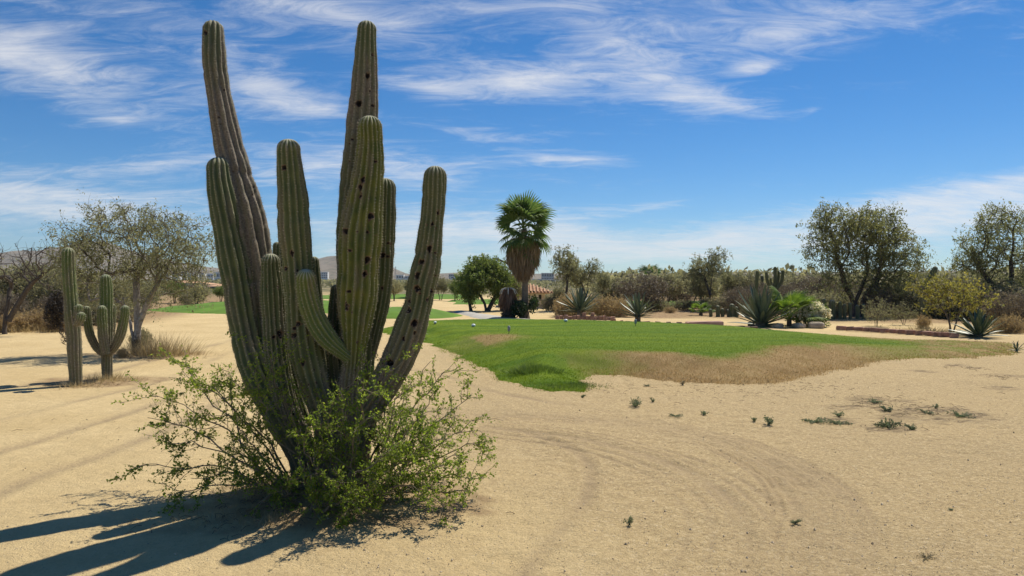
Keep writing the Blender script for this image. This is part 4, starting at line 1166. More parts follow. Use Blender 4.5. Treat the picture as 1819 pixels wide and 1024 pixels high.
EXTRA += [('olive', 985, 524, 36, .9, 'olive bush at the right end of the low hut wall'), ('dense', 992, 508, 48, .8, 'olive scrub tree between the tiled hut and the tall airy tree'), ('olive', 965, 520, 47, .9, 'low olive bush just behind the tiled hut'), ('mesq', 668, 500, 60, .8, 'far olive tree in the gap right of the thick front cactus stem')]
for kind, px, yt, dd, wd, lab in EXTRA: scrub(kind, px, yt, dd, wd, lab, 'tree' if kind == 'dense' else 'bush', 'undergrowth of the scrub belts')

YEL = gen_tree(36, [[(0, 0, -.05), (-.1, 0, .4), (-.35, 0, .8)], [(.05, 0, -.05), (.2, 0, .45), (.35, 0, .9)], [(0, .1, -.05), (.02, .1, .5), (-.05, .1, 1.1)]],
               [((-.1, 0, 1.15), (.95, .8, .55), 5), ((-.75, 0, 1.35), (.4, .4, .3), 1.2), ((.75, 0, 1.0), (.5, .5, .5), 2)], 130, .025, dict(n=20, size=.08, sigma=.12, droop=.1, asp=.6), step=.15, tip_r=.005, twigs=2, twig_len=.25)
tree_obj('yellow_shrub', YEL, BARK, LEAF_YELLOW, (XD(1690, 22.0), 22.0, 0), 0, 1.02, 'yellow-leaved thin shrub left of the right-hand agave', 'shrub')

# one far mass of scrub closing the horizon
def far_wood():
    rng = np.random.default_rng(77)
    C = []
    for j in range(1500):
        dd = 58 + 240 * rng.uniform() ** 1.5; x = rng.uniform(-1.05, 1.05) * dd
        if -.62 * dd < x < .10 * dd and dd < 110: continue
        h = rng.uniform(1.2, 2.5) * (1 + dd / 500)
        w = rng.uniform(1.4, 3.4)
        if -.62 * dd < x < .10 * dd: h = rng.uniform(.6, 1.5)
        m = int(70)
        q = rng.normal(size=(m, 3)); q /= np.linalg.norm(q, axis=1)[:, None]; q *= rng.uniform(.3, 1, (m, 1)) ** .5
        q = q * np.array([w, w, h * .5]) + np.array([x, dd, h * .52]); C.append(q)
    C = np.concatenate(C); n = len(C)
    s = rng.uniform(.3, .75, n)
    V, T, A = leaf_quads(C, rand_dirs(rng, n), s, s * .6, rng, np.clip(rng.uniform(0, 1, n) * .7 + np.repeat(rng.uniform(0, .3, n // 70), 70), 0, 1), .1)
    obj('distant_scrub', make_mesh('distant_scrub', V, None, T, {'v': A}), LEAF_SCRUB, label='distant belt of grey-olive desert scrub along the horizon', cat='scrub', kind='stuff')


far_wood()

# ------------------------------------------------------------------ palms
FROND = leaf_mat('palm_frond', (.06, .115, .03), (.11, .17, .045), (.19, .235, .07), trans=.4, var=.1)
FROND_OLD = leaf_mat('palm_frond_old', (.13, .105, .04), (.23, .155, .065), (.30, .21, .10), trans=.25, var=0)
THATCH = leaf_mat('palm_thatch', (.17, .115, .07), (.29, .21, .135), (.42, .32, .22), trans=.25, var=0)
PALM_TRUNK = plain_mat('palm_trunk', (.17, .135, .10), .9, 12, .35, .6, stretch=(1, 1, 3))
PALM_BOOT = plain_mat('palm_boot', (.10, .075, .055), .95, 20, .4, .6)


def fan_frond(rng, L, R, nseg=22, spread=2.5, droop=.35, split=.55):
    """fan leaf along +X, petiole L, blade radius R"""
    mb = MB()
    mb.tube(np.array([[0, 0, 0], [L * .5, 0, .04 * L], [L, 0, 0]]), [.018, .014, .010], 4, a=.9, cap=False)
    for k in range(nseg):
        a = (k / (nseg - 1) - .5) * spread
        w = spread / nseg * R * split * .62
        u = np.array([math.cos(a), math.sin(a), 0]); v = np.array([-math.sin(a), math.cos(a), 0])
        r = R * (.82 + .18 * math.cos(a)) * rng.uniform(.92, 1.05); o = np.array([L, 0, 0])
        ridge = .5 * w
        p0 = o + u * .02; p1 = o + u * r * split - np.array([0, 0, droop * r * .18]); p2 = o + u * r * .85 - np.array([0, 0, droop * r * .55]) ; p3 = o + u * r - np.array([0, 0, droop * r * rng.uniform(.8, 1.3)])
        z = np.array([0, 0, ridge])
        V = [p0, p1 - v * w, p1 + z, p1 + v * w, p2 - v * w * .5, p2 + z * .4, p2 + v * w * .5, p3]
        mb.add(V, [[1, 2, 5, 4], [2, 3, 6, 5]], [[0, 2, 1], [0, 3, 2], [4, 5, 7], [5, 6, 7]], a=rng.uniform(0, 1))
    return mb


def frond_meshes(seed, n, L, R, **kw):
    rng = np.random.default_rng(seed)
    return [fan_frond(rng, L, R, **kw).mesh('frond') for _ in range(n)]


def build_palm():
    base = G(932, 567); h = 3.55                      # crown heart height
    root = obj('fan_palm', None, loc=base, label='tall fan palm with green crown and brown skirt of dead fronds', cat='palm')
    mb = MB(); zz = np.linspace(-.05, h, 26); rng = np.random.default_rng(8)
    r = .125 + .13 * np.exp(-np.maximum(zz, 0) / .25) + .01 * np.sin(zz * 40)
    mb.tube(np.stack([.05 * np.sin(zz * .7) - .06 * (zz / h), 0 * zz, zz], 1), r, 14)
    obj('trunk', mb.mesh('trunk', True), PALM_TRUNK, root)
    # skirt: many hanging dead leaf strips
    n = 3600
    a = rng.uniform(0, 2 * math.pi, n); t = rng.uniform(0, 1, n)
    z0 = 3.3 - 1.42 * t; rr = np.interp(z0, [1.88, 2.15, 2.5, 2.95, 3.35], [.20, .42, .60, .64, .42]) * rng.uniform(.55, 1.05, n)
    C = np.stack([np.cos(a) * rr - .06, np.sin(a) * rr, z0 - .25], 1)
    out = np.stack([np.cos(a), np.sin(a), 0 * a], 1)
    D = np.array([0, 0, -1.0]) + out * rng.normal(.12, .22, (n, 1)) + rng.normal(0, .12, (n, 3)); D /= np.linalg.norm(D, axis=1)[:, None]
    s = rng.uniform(.28, .6, n)
    V, T, A = leaf_quads(C, D, s, rng.uniform(.025, .055, n), rng, np.clip(rng.uniform(0, 1, n) * .8 + .2 * (z0 - 2) / 1.6, 0, 1))
    obj('skirt', make_mesh('skirt', V, None, T, {'v': A}), THATCH, root, kind='stuff')
    ms = frond_meshes(41, 5, .60, .76, droop=.34, nseg=17, split=.55, spread=3.0); mo = frond_meshes(42, 4, .55, .72, droop=.9)
    me = frond_meshes(43, 3, .52, .82, droop=.10, spread=2.5, nseg=17, split=.50)
    k = 0
    for j in range(40):
        el = math.radians(np.interp(j, [0, 7, 18, 30, 39], [82, 58, 25, -12, -48])) + rng.normal(0, .08); az = j * 2.399 + rng.normal(0, .15)
        src = me if j < 7 else ms
        mat = FROND
        o = obj('frond', src[j % len(src)], mat, root, (-.06, 0, h - .05 + .15 * math.sin(el)), (rng.normal(0, .35), -el, az), rng.uniform(.78, 1.18) * (1.0 if j < 24 else .92))
        o.rotation_mode = 'XYZ'
    for j in range(26):
        el = math.radians(rng.uniform(-70, -50)); az = j * 2.399 + rng.normal(0, .2)
        obj('dry_frond', mo[j % len(mo)], FROND_OLD, root, (-.06, 0, h - .15), (rng.normal(0, .3), -el, az), rng.uniform(.85, 1.0))
    # leafy epiphyte at the foot
    bd = np.array(base)
    rng = np.random.default_rng(9); n = 620
    C = rng.normal(size=(n, 3)); C /= np.linalg.norm(C, axis=1)[:, None]; C *= rng.uniform(.3, 1, (n, 1)) ** .5
    C = C * np.array([.34, .32, .34]) + np.array([-.22, -.30, .42])
    C2 = rng.normal(size=(200, 3)) * np.array([.10, .10, .14]) + np.array([.34, -.25, .62]); C = np.concatenate([C, C2]); n = len(C)
    D = rand_dirs(rng, n, (0, -.3, .5)); s = rng.uniform(.09, .17, n)
    V, T, A = leaf_quads(C, D, s, s * .6, rng, rng.uniform(0, 1, n) * .8, .15)
    pl = obj('dark_foliage', None, loc=bd, label='dark leafy plant clinging to the foot of the tall palm', cat='plant')
    obj('leaves', make_mesh('leaves', V, None, T, {'v': A}), leaf_mat('ivy_leaf', (.022, .040, .014), (.05, .08, .025), (.09, .13, .03), trans=.2, var=0), pl, kind='stuff')
    mb = MB(); mb.tube(np.array([[0, -.2, 0], [-.1, -.28, .3], [-.2, -.3, .6]]), [.03, .02, .012], 5); mb.tube(np.array([[.05, -.2, 0], [.2, -.25, .35], [.35, -.25, .65]]), [.025, .018, .01], 5)
    obj('stem', mb.mesh('stem'), BARK_DARK, pl)


build_palm()


def build_stump():
    base = G(903, 567); rng = np.random.default_rng(12)
    root = obj('palm_stump', None, loc=base, label='short dead palm stump with drooping brown fronds and pale cut stalks', cat='palm stump')
    mb = MB(); zz = np.linspace(-.05, 1.0, 10); mb.tube(np.stack([0 * zz, 0 * zz, zz], 1), .22 + .03 * np.sin(zz * 25), 12)
    tr = obj('trunk', mb.mesh('trunk', True), PALM_BOOT, root)
    n = 260                                            # old leaf bases
    a = rng.uniform(0, 2 * math.pi, n); z = rng.uniform(0, .62, n)
    C = np.stack([np.cos(a) * .25, np.sin(a) * .25, z], 1); D = np.stack([np.cos(a) * .8, np.sin(a) * .8, 0 * a + .8], 1) + rng.normal(0, .25, (n, 3)); D /= np.linalg.norm(D, axis=1)[:, None]
    V, T, A = leaf_quads(C, D, rng.uniform(.10, .22, n), .07, rng, rng.uniform(0, .6, n), .3)
    obj('leaf_bases', make_mesh('leaf_bases', V, None, T, {'v': A}), PALM_BOOT, tr, kind='stuff')
    n = 760
    a = rng.uniform(0, 2 * math.pi, n); z0 = rng.uniform(.55, 1.22, n); rr = np.interp(z0, [.5, .8, 1.05, 1.25], [.30, .37, .30, .12]) * rng.uniform(.7, 1.05, n)
    C = np.stack([np.cos(a) * rr, np.sin(a) * rr, z0 - .12], 1); D = np.array([0, 0, -1.0]) + np.stack([np.cos(a), np.sin(a), 0 * a], 1) * .25 + rng.normal(0, .14, (n, 3)); D /= np.linalg.norm(D, axis=1)[:, None]
    V, T, A = leaf_quads(C, D, rng.uniform(.25, .5, n), rng.uniform(.03, .06, n), rng, rng.uniform(0, 1, n) * .75)
    obj('dead_fronds', make_mesh('dead_fronds', V, None, T, {'v': A}), leaf_mat('dead_frond', (.17, .09, .055), (.30, .18, .11), (.42, .29, .19), trans=.3, var=0), root, kind='stuff')
    pale = plain_mat('pale_stalk', (.62, .56, .46), .7, 10, .15)
    for j in range(7):
        mb = MB(); az = j * .9 + .2; q = np.array([math.cos(az), math.sin(az), 0])
        mb.tube(np.array([q * .04 + [0, 0, 1.05], q * .14 + [0, 0, 1.22], q * .28 + [0, 0, 1.16], q * .36 + [0, 0, .98]]), [.03, .028, .022, .012], 5)
        obj('stalk', mb.mesh('stalk'), pale, root)


build_stump()


def small_palm(px, py, ytop, label, seed, n=16, dd=None):
    b = G(px, py) if dd is None else np.array([XD(px, dd), dd, 0]); d = b[1]; h = CAM_H - (ytop - HZ) / F_PX * d
    rng = np.random.default_rng(seed)
    root = obj('young_fan_palm', None, loc=b, label=label, cat='palm')
    ms = frond_meshes(seed, 3, .55 * h, .55 * h, droop=.3)
    mb = MB(); mb.tube(np.array([[0, 0, -.05], [0, 0, h * .25]]), [.10, .07], 8); obj('trunk', mb.mesh('trunk'), PALM_BOOT, root)
    lm = leaf_mat('young_frond_%d' % seed, (.085, .15, .02), (.15, .23, .03), (.25, .31, .05), trans=.4, var=0)
    for j in range(n):
        el = math.radians(np.interp(j, [0, n], [72, 8])) + rng.normal(0, .1)
        obj('frond', ms[j % 3], lm, root, (0, 0, h * .18), (rng.normal(0, .3), -el, j * 2.399), rng.uniform(.8, 1.05))


small_palm(1245, 561, 536, 'bright green young fan palm in front of the scrub belt, left of the pink slab', 51, 14)
small_palm(1402, 580, 517, 'bright green fan palm between the big agave and the white-flowering bush', 52, 20)


def far_palm(px, ytop, d):
    h = CAM_H - (ytop - HZ) / F_PX * d; rng = np.random.default_rng(53)
    root = obj('distant_palm', None, loc=(XD(px, d), d, 0), label='small far-off fan palm poking above the scrub belt', cat='palm')
    mb = MB(); mb.tube(np.array([[0, 0, 0], [0, 0, h - 1.0]]), [.25, .2], 8); obj('trunk', mb.mesh('trunk'), PALM_TRUNK, root)
    ms = frond_meshes(53, 3, .8, .9, droop=.5)
    for j in range(26):
        el = math.radians(np.interp(j, [0, 26], [75, -45])); obj('frond', ms[j % 3], FROND, root, (0, 0, h - 1.0), (rng.normal(0, .3), -el, j * 2.399), 1.0)


far_palm(1154, 478, 70)

# ------------------------------------------------------------------ agaves
AGAVE = None


def agave_mat(name, a, b, c):
    k = Nt(name)
    n = k.noise(5, 4, .6, k.pos(True)); v = k.attr('v')
    cc = k.mix(k.rng(n, .35, .65), a, b); cc = k.mix(k.rng(v, .5, 1.0, 0, .8), cc, c)
    return k.pbr(cc, .48, None, .4)


AGAVE = agave_mat('agave_leaf', (.070, .100, .062), (.115, .150, .090), (.20, .215, .13))
AGAVE_G = agave_mat('agave_leaf_green', (.055, .085, .045), (.09, .125, .06), (.17, .18, .09))
AGAVE_DEAD = plain_mat('agave_dead_leaf', (.20, .155, .105), .9, 8, .35)


def agave_leaf(rng, L, W, curve):
    n = 8; t = np.linspace(0, 1, n)
    wid = W * np.interp(t, [0, .12, .35, .6, .85, 1], [.62, .58, .86, 1.0, .55, .02]) * .5
    ang = curve * t ** 1.6
    x = np.concatenate([[0], np.cumsum(np.cos((ang[1:] + ang[:-1]) / 2) * L / (n - 1))]); z = np.concatenate([[0], np.cumsum(np.sin((ang[1:] + ang[:-1]) / 2) * L / (n - 1))])
    V = []
    for i in range(n):
        th = (.10 * W) * (1 - t[i]) + .006; gut = .30 * wid[i]
        V += [[x[i], -wid[i], z[i] + gut], [x[i], 0, z[i]], [x[i], wid[i], z[i] + gut], [x[i], 0, z[i] - th]]
    q = []
    for i in range(n - 1):
        b = i * 4
        for a, c in ((0, 1), (1, 2), (2, 3), (3, 0)): q.append([b + a, b + c, b + 4 + c, b + 4 + a])
    a = np.repeat(np.interp(t, [0, .3, .9, 1], [.9, .3, .15, .9]), 4)
    return make_mesh('leaf', V, q, None, {'v': a}, False)


def build_agave(px, py, rad_px, h_px, label, seed, n=38, mat=None, d=None, name='agave', stem=.0, dead=6, tilt=0.0):
    b = G(px, py) if d is None else np.array([XD(px, d), d, 0.0]); dd = b[1]
    L = max(rad_px, h_px) * dd / F_PX; rng = np.random.default_rng(seed)
    root = obj(name, None, loc=b, label=label, cat='agave', group=None)
    ms = [agave_leaf(rng, L, L * rng.uniform(.115, .15), rng.uniform(-.25, .25)) for _ in range(5)]
    core = MB(); core.tube(np.array([[0, 0, -.05], [0, 0, stem + L * .12], [0, 0, stem + L * .22]]), [L * .11, L * .12, L * .05], 10); obj('stem', core.mesh('stem', True), AGAVE_DEAD if stem else (mat or AGAVE), root)
    for j in range(n):
        f = j / (n - 1)
        el = math.radians(86 - 82 * f ** .8) + rng.normal(0, .07); az = j * 2.3999 + rng.normal(0, .10)
        sc = rng.uniform(.84, 1.04) * np.interp(f, [0, .25, .7, 1], [.95, 1.0, 1.0, rad_px / max(rad_px, h_px)])
        if h_px > rad_px: sc *= np.interp(f, [0, 1], [1.0, rad_px / h_px * 1.0])
        obj('leaf', ms[j % 5], mat or AGAVE, root, (.02 * L * math.cos(az), .02 * L * math.sin(az), stem + L * .10 * (1 - f * .6)), (rng.normal(0, .12), -el, az), sc)
    for j in range(dead):
        obj('dead_leaf', ms[j % 5].copy(), None, root, (0, 0, stem + L * .03), (0, math.radians(rng.uniform(-4, 14)), j * 1.05 + .4), rng.uniform(.55, .8))
        dl = root.children[-1].data; dl.materials.clear(); dl.materials.append(AGAVE_DEAD)
    return root


build_agave(1030, 565.5, 46, 40, 'grey-green agave on a dark stump, first to the right of the palm', 61, 40, stem=.22)
build_agave(1133, 571.5, 44, 42, 'grey-green agave with narrow spread leaves, second to the right of the palm', 62, 34, stem=.16)
build_agave(1352, 581, 64, 76, 'largest blue-grey agave, left of the white-flowering bush', 63, 46)
build_agave(1738, 600, 50, 46, 'dark agave under the yellow shrub at the right end of the brick edging', 64, 44, AGAVE_G)
build_agave(1806, 624, 15, 18, 'tiny blue-green agave by itself at the right edge', 65, 18, dead=0)

# ------------------------------------------------------------------ white-flowering bush
def oleander():
    d = 24.5; b = np.array([XD(1434, d), d, 0]); rng = np.random.default_rng(70)
    root = obj('oleander_bush', None, loc=b, label='rounded bush covered in cream-white flowers beside the boulders', cat='bush')
    wood, lv = gen_tree(71, [[(0, 0, -.05), (-.1, 0, .3)], [(.1, 0, -.05), (.25, 0, .3)], [(-.1, 0, -.05), (-.35, 0, .3)]],
                        [((0, 0, .45), (.60, .5, .40), 5), ((.25, 0, .30), (.42, .45, .28), 2)], 170, .03, dict(n=30, size=.085, sigma=.085, droop=.1, asp=.3), step=.14, tip_r=.005)
    obj('stems', wood, BARK_DARK, root); obj('leaves', lv, LEAF_GREEN, root, kind='stuff')
    C = []
    for j in range(210):
        q = rng.normal(size=3); q /= np.linalg.norm(q); q[2] = abs(q[2]) * 1.1 - .25
        c = np.array([.62, .52, .42]) * q * rng.uniform(.9, 1.06) + np.array([.06, 0, .45])
        if c[2] < .22: continue
        C.append(c + rng.normal(0, .035, (14, 3)))
    C = np.concatenate(C); n = len(C); s = rng.uniform(.06, .10, n)
    V, T, A = leaf_quads(C, rand_dirs(rng, n, (0, -.2, .3)), s, s * .85, rng, rng.uniform(0, 1, n), .2)
    obj('flowers', make_mesh('flowers', V, None, T, {'v': A}), leaf_mat('cream_flower', (.74, .66, .50), (.82, .76, .62), (.86, .82, .74), trans=.55, tb=1.0, var=0), root, kind='stuff')


oleander()

# ------------------------------------------------------------------ far cacti, cactus posts
CACT_FAR = CACTUS_SHADED
small_cactus('columnar_cactus', 'dark slim far cactus column above the big agave', [([(1345, 481, 2.4), (1345, 485, 2.9), (1344, 505, 3.2), (1342, 530, 3.4), (1341, 565, 3.4)], 0)], 31, nrib=9, res=.06, mat=CACT_FAR, spines=False)
small_cactus('candelabra_cactus', 'dark far candelabra cactus with five raised arms above the big agave',
             [([(1377, 474, 2.3), (1377, 478, 2.7), (1377, 495, 3), (1376, 514, 3.4), (1375, 566, 4)], 0), ([(1361, 483, 2), (1361.5, 487, 2.4), (1364, 503, 2.7), (1372, 515, 2.7)], -.1), ([(1391.5, 480, 2), (1391, 484, 2.4), (1388, 501, 2.8), (1379, 515, 2.8)], -.1), ([(1383, 481, 1.8), (1383, 486, 2.2), (1381, 512, 2.6)], .15), ([(1369, 494, 1.5), (1369, 499, 1.9), (1373, 513, 2.2)], -.2)],
             31.5, nrib=9, res=.06, mat=CACT_FAR, spines=False)
small_cactus('columnar_cactus', 'leaning dark cactus column above the yellow-leaved shrub', [([(1663, 474, 4), (1661, 478, 4.6), (1654, 490, 5), (1643, 508, 5), (1640, 560, 5.5)], 0)], 28, nrib=9, res=.06, mat=CACT_FAR, spines=False)
small_cactus('columnar_cactus', 'thin distant cactus column between the far column and the far candelabra', [([(1354, 490, 2), (1354, 494, 2.4), (1353, 510, 2.6), (1353, 550, 2.8)], 0)], 38, nrib=8, res=.08, mat=CACT_FAR, spines=False)
posts = [(1404, 522, 3), (1425, 528, 2.6), (1464, 531, 3.2), (1478, 533, 5), (1492, 536, 3.2), (1500, 540, 3.4), (1510, 538, 3), (1523, 542, 3.4), (1534, 540, 3), (1448, 534, 2.6), (1275, 543, 4), (1283, 548, 3.4), (1262, 549, 3), (1300, 540, 4.4), (1308, 545, 3.6), (1293, 550, 3)]
plab = ['short cactus post directly above the white-flowering bush', 'thin cactus post behind the left of the white-flowering bush', 'cactus post at the right shoulder of the white-flowering bush', 'thickest dark cactus post right of the white-flowering bush', 'slim cactus post just right of the thickest post', 'cactus post under the left of the large olive tree', 'cactus post left of the large olive trunk', 'cactus post touching the large olive trunk', 'cactus post right of the large olive trunk', 'thin cactus post behind the white-flowering bush centre',
        'cactus post left of centre above the pink slab', 'shorter cactus post above the pink slab', 'thin cactus post right of the young fan palm', 'thick cactus post above the right end of the pink slab', 'cactus post just right of the thick post by the pink slab', 'low cactus post between the two pairs above the pink slab']
for (px, yt, r), lb in zip(posts, plab):
    small_cactus('cactus_post', lb, [([(px, yt, r * .8), (px, yt + 3, r), (px + .5, yt + 15, r), (px, 572 if px > 1390 else 566, r)], 0)], 28.5 if px > 1390 else 30.5, group='short cactus columns in the scrub', nrib=8, res=.08, mat=CACT_FAR, spines=False)

# dark ball of twigs in the column cactus
def twig_ball():
    d = dA + .25; c = P(100, 551, d); rng = np.random.default_rng(80)
    root = obj('twig_ball', None, loc=c, label='dark round ball of twigs hanging left of the column cactus', cat='nest')
    n = 2600; q = rng.normal(size=(n, 3)); q /= np.linalg.norm(q, axis=1)[:, None]; q *= rng.uniform(.1, 1, (n, 1)) ** .45
    C = q * np.array([.175, .16, .31]); C[:, 0] += .03 * (C[:, 2] / .27)
    s = rng.uniform(.03, .09, n)
    V, T, A = leaf_quads(C, rand_dirs(rng, n), s, s * .16, rng, rng.uniform(0, 1, n))
    obj('twigs', make_mesh('twigs', V, None, T, {'v': A}), leaf_mat('dark_twig', (.022, .017, .013), (.05, .038, .028), (.09, .065, .045), trans=.05, var=0), root, kind='stuff')
    n = 60; t = rng.uniform(0, 1, n); C = np.stack([.03 + .13 * t, 0 * t, -.2 - .32 * t], 1) + rng.normal(0, .022, (n, 3))
    V, T, A = leaf_quads(C, rand_dirs(rng, n, (.6, 0, -1.2)), .12, .014, rng, rng.uniform(0, 1, n))
    obj('stalk', make_mesh('stalk', V, None, T, {'v': A}), BARK_DARK, root)


twig_ball()

# ------------------------------------------------------------------ stones and edging
BRICK = plain_mat('edging_brick', (.32, .185, .135), .9, 7, .4, .4, objspace=False)
SLAB = plain_mat('pink_stone', (.40, .25, .20), .9, 5, .25, .3)
ROCK = plain_mat('boulder', (.42, .34, .25), .9, 4, .35, .6)


def brick_mesh(seed, size):
    rng = np.random.default_rng(seed); mb = MB()
    sx, sy, sz = size
    prof = []
    for (zz, k) in ((-sz / 2, 1.0), (sz * .35, 1.0), (sz / 2, .88)):
        for (a, b) in ((-1, -1), (1, -1), (1, 1), (-1, 1)): prof.append([a * sx / 2 * k, b * sy / 2 * k, zz])
    V = np.array(prof) + rng.normal(0, min(size) * .05, (12, 3))
    Q = []
    for i in range(2):
        for j in range(4): Q.append([i * 4 + j, i * 4 + (j + 1) % 4, i * 4 + 4 + (j + 1) % 4, i * 4 + 4 + j])
    Q.append([8, 9, 10, 11]); Q.append([3, 2, 1, 0])
    return make_mesh('brick', V, Q)


def edging(label, items, mat, sz, seed):
    root = obj('brick_edging', None, label=label, cat='edging')
    rng = np.random.default_rng(seed)
    ms = [brick_mesh(seed + j, (1, 1, 1)) for j in range(4)]
    for j, (px, d, w, h, z) in enumerate(items):
        o = obj('brick', ms[j % 4], mat, root, (XD(px, d), d, z + h / 2 - .01), (rng.normal(0, .03), rng.normal(0, .05), rng.normal(-.12, .12)), (w, .14, h))
    return root


it = []
for j, px in enumerate(np.arange(990, 1092, 7.6)):
    d = 27.2 - (px - 990) / 100 * .9; it.append((px, d, .145, .12 + .02 * (j % 3), .10))
    if j in (6, 8): it.append((px + 2, d + .02, .13, .13, .23))
it += [(1091, 26.0, .11, .11, .08), (1104, 25.8, .12, .06, .07)]
edging('low row of rough red-brown bricks in front of the first agave', it, BRICK, 1, 81)
it = []; px = 1486.0; j = 0
while px < 1692:
    wpx = [17, 14, 16, 12, 19, 15, 13, 17][j % 8]; d = np.interp(px, [1486, 1692], [22.6, 19.6])
    it.append((px + wpx / 2, d, (wpx - 1.2) * d / F_PX, .12, .02)); px += wpx; j += 1
edging('long straight row of red-brown bricks behind the right end of the tee', it, BRICK, 1, 91)
it = []
for j, px in enumerate(np.arange(1140, 1222, 9.5)): it.append((px, 25.0 - (px - 1140) * .008, .15, .07 + .03 * (j % 2), .05))
for j, px in enumerate(np.arange(1284, 1346, 11)): it.append((px, 23.2 - (px - 1284) * .008, .19, .07 + .02 * (j % 2), .03))
edging('broken row of low dark stones between the second agave and largest agave', it, plain_mat('dark_stone', (.16, .11, .085), .9, 6, .4, .4), 1, 96)
sl = brick_mesh(99, (1, 1, 1)); sl.name = 'stone_slab'
obj('stone_slab', sl, SLAB, None, (XD(1250, 23.9), 23.9, .12), (0, -.03, -.10), (1.12, .3, .15), label='long pinkish stone slab lying behind the tee, right of the second agave', cat='stone')


def boulder(px, py, w, h, seed, label):
    b = G(px, py); rng = np.random.default_rng(seed)
    bm_v = []; n1, n2 = 9, 14
    s1, s2 = w * b[1] / F_PX / 2, h * b[1] / F_PX
    for i in range(n1):
        ph = i / (n1 - 1) * math.pi
        for j in range(n2):
            a = j / n2 * 2 * math.pi; v = np.array([math.sin(ph) * math.cos(a), math.sin(ph) * math.sin(a), math.cos(ph)])
            v = np.sign(v) * np.abs(v) ** .62
            k = 1 + .32 * (vnoise(v[0] * 1.7 + seed, v[1] * 1.7 + v[2] * 2.1, seed) - .5)
            bm_v.append([v[0] * s1 * k, v[1] * s1 * .75 * k, v[2] * s2 * .55 * k])
    Q = [[i * n2 + j, i * n2 + (j + 1) % n2, (i + 1) * n2 + (j + 1) % n2, (i + 1) * n2 + j] for i in range(n1 - 1) for j in range(n2)]
    obj('boulder', make_mesh('boulder', bm_v, Q, None, None, False), ROCK, None, (b[0], b[1], s2 * .42), (0, 0, seed), label=label, cat='rock')


boulder(1450, 583.5, 27, 12, 3, 'squarish tan boulder in front of the white-flowering bush')
boulder(1418, 583, 26, 9, 5, 'low pointed tan boulder between fan palm and square boulder')
boulder(1382, 583, 22, 9, 7, 'pale boulder at the right foot of the largest agave')
boulder(1334, 580, 12, 8, 9, 'small reddish stone left of the largest agave')

# ------------------------------------------------------------------ hut, town
STUCCO = plain_mat('cream_stucco', (.62, .53, .40), .9, 3, .08)
STUCCO_P = plain_mat('pinkish_stucco', (.50, .40, .33), .9, 3, .08)
TILE = plain_mat('terracotta_tile', (.46, .24, .13), .85, 6, .3, c2=(.62, .40, .25))
DARK = plain_mat('dark_opening', (.035, .03, .028), .6, 5, .2)
WHITE = plain_mat('white_paint', (.72, .70, .66), .8, 2, .06)
GREY = plain_mat('grey_render', (.42, .40, .37), .85, .5, .15)
GLASSY = plain_mat('window_glass', (.05, .06, .07), .15, 5, .2, spec=.5)


def box_part(name, c, size, mat, parent, rz=0.0):
    mb = MB(); mb.box((0, 0, 0), size)
    return obj(name, mb.mesh(name), mat, parent, c, (0, 0, rz))


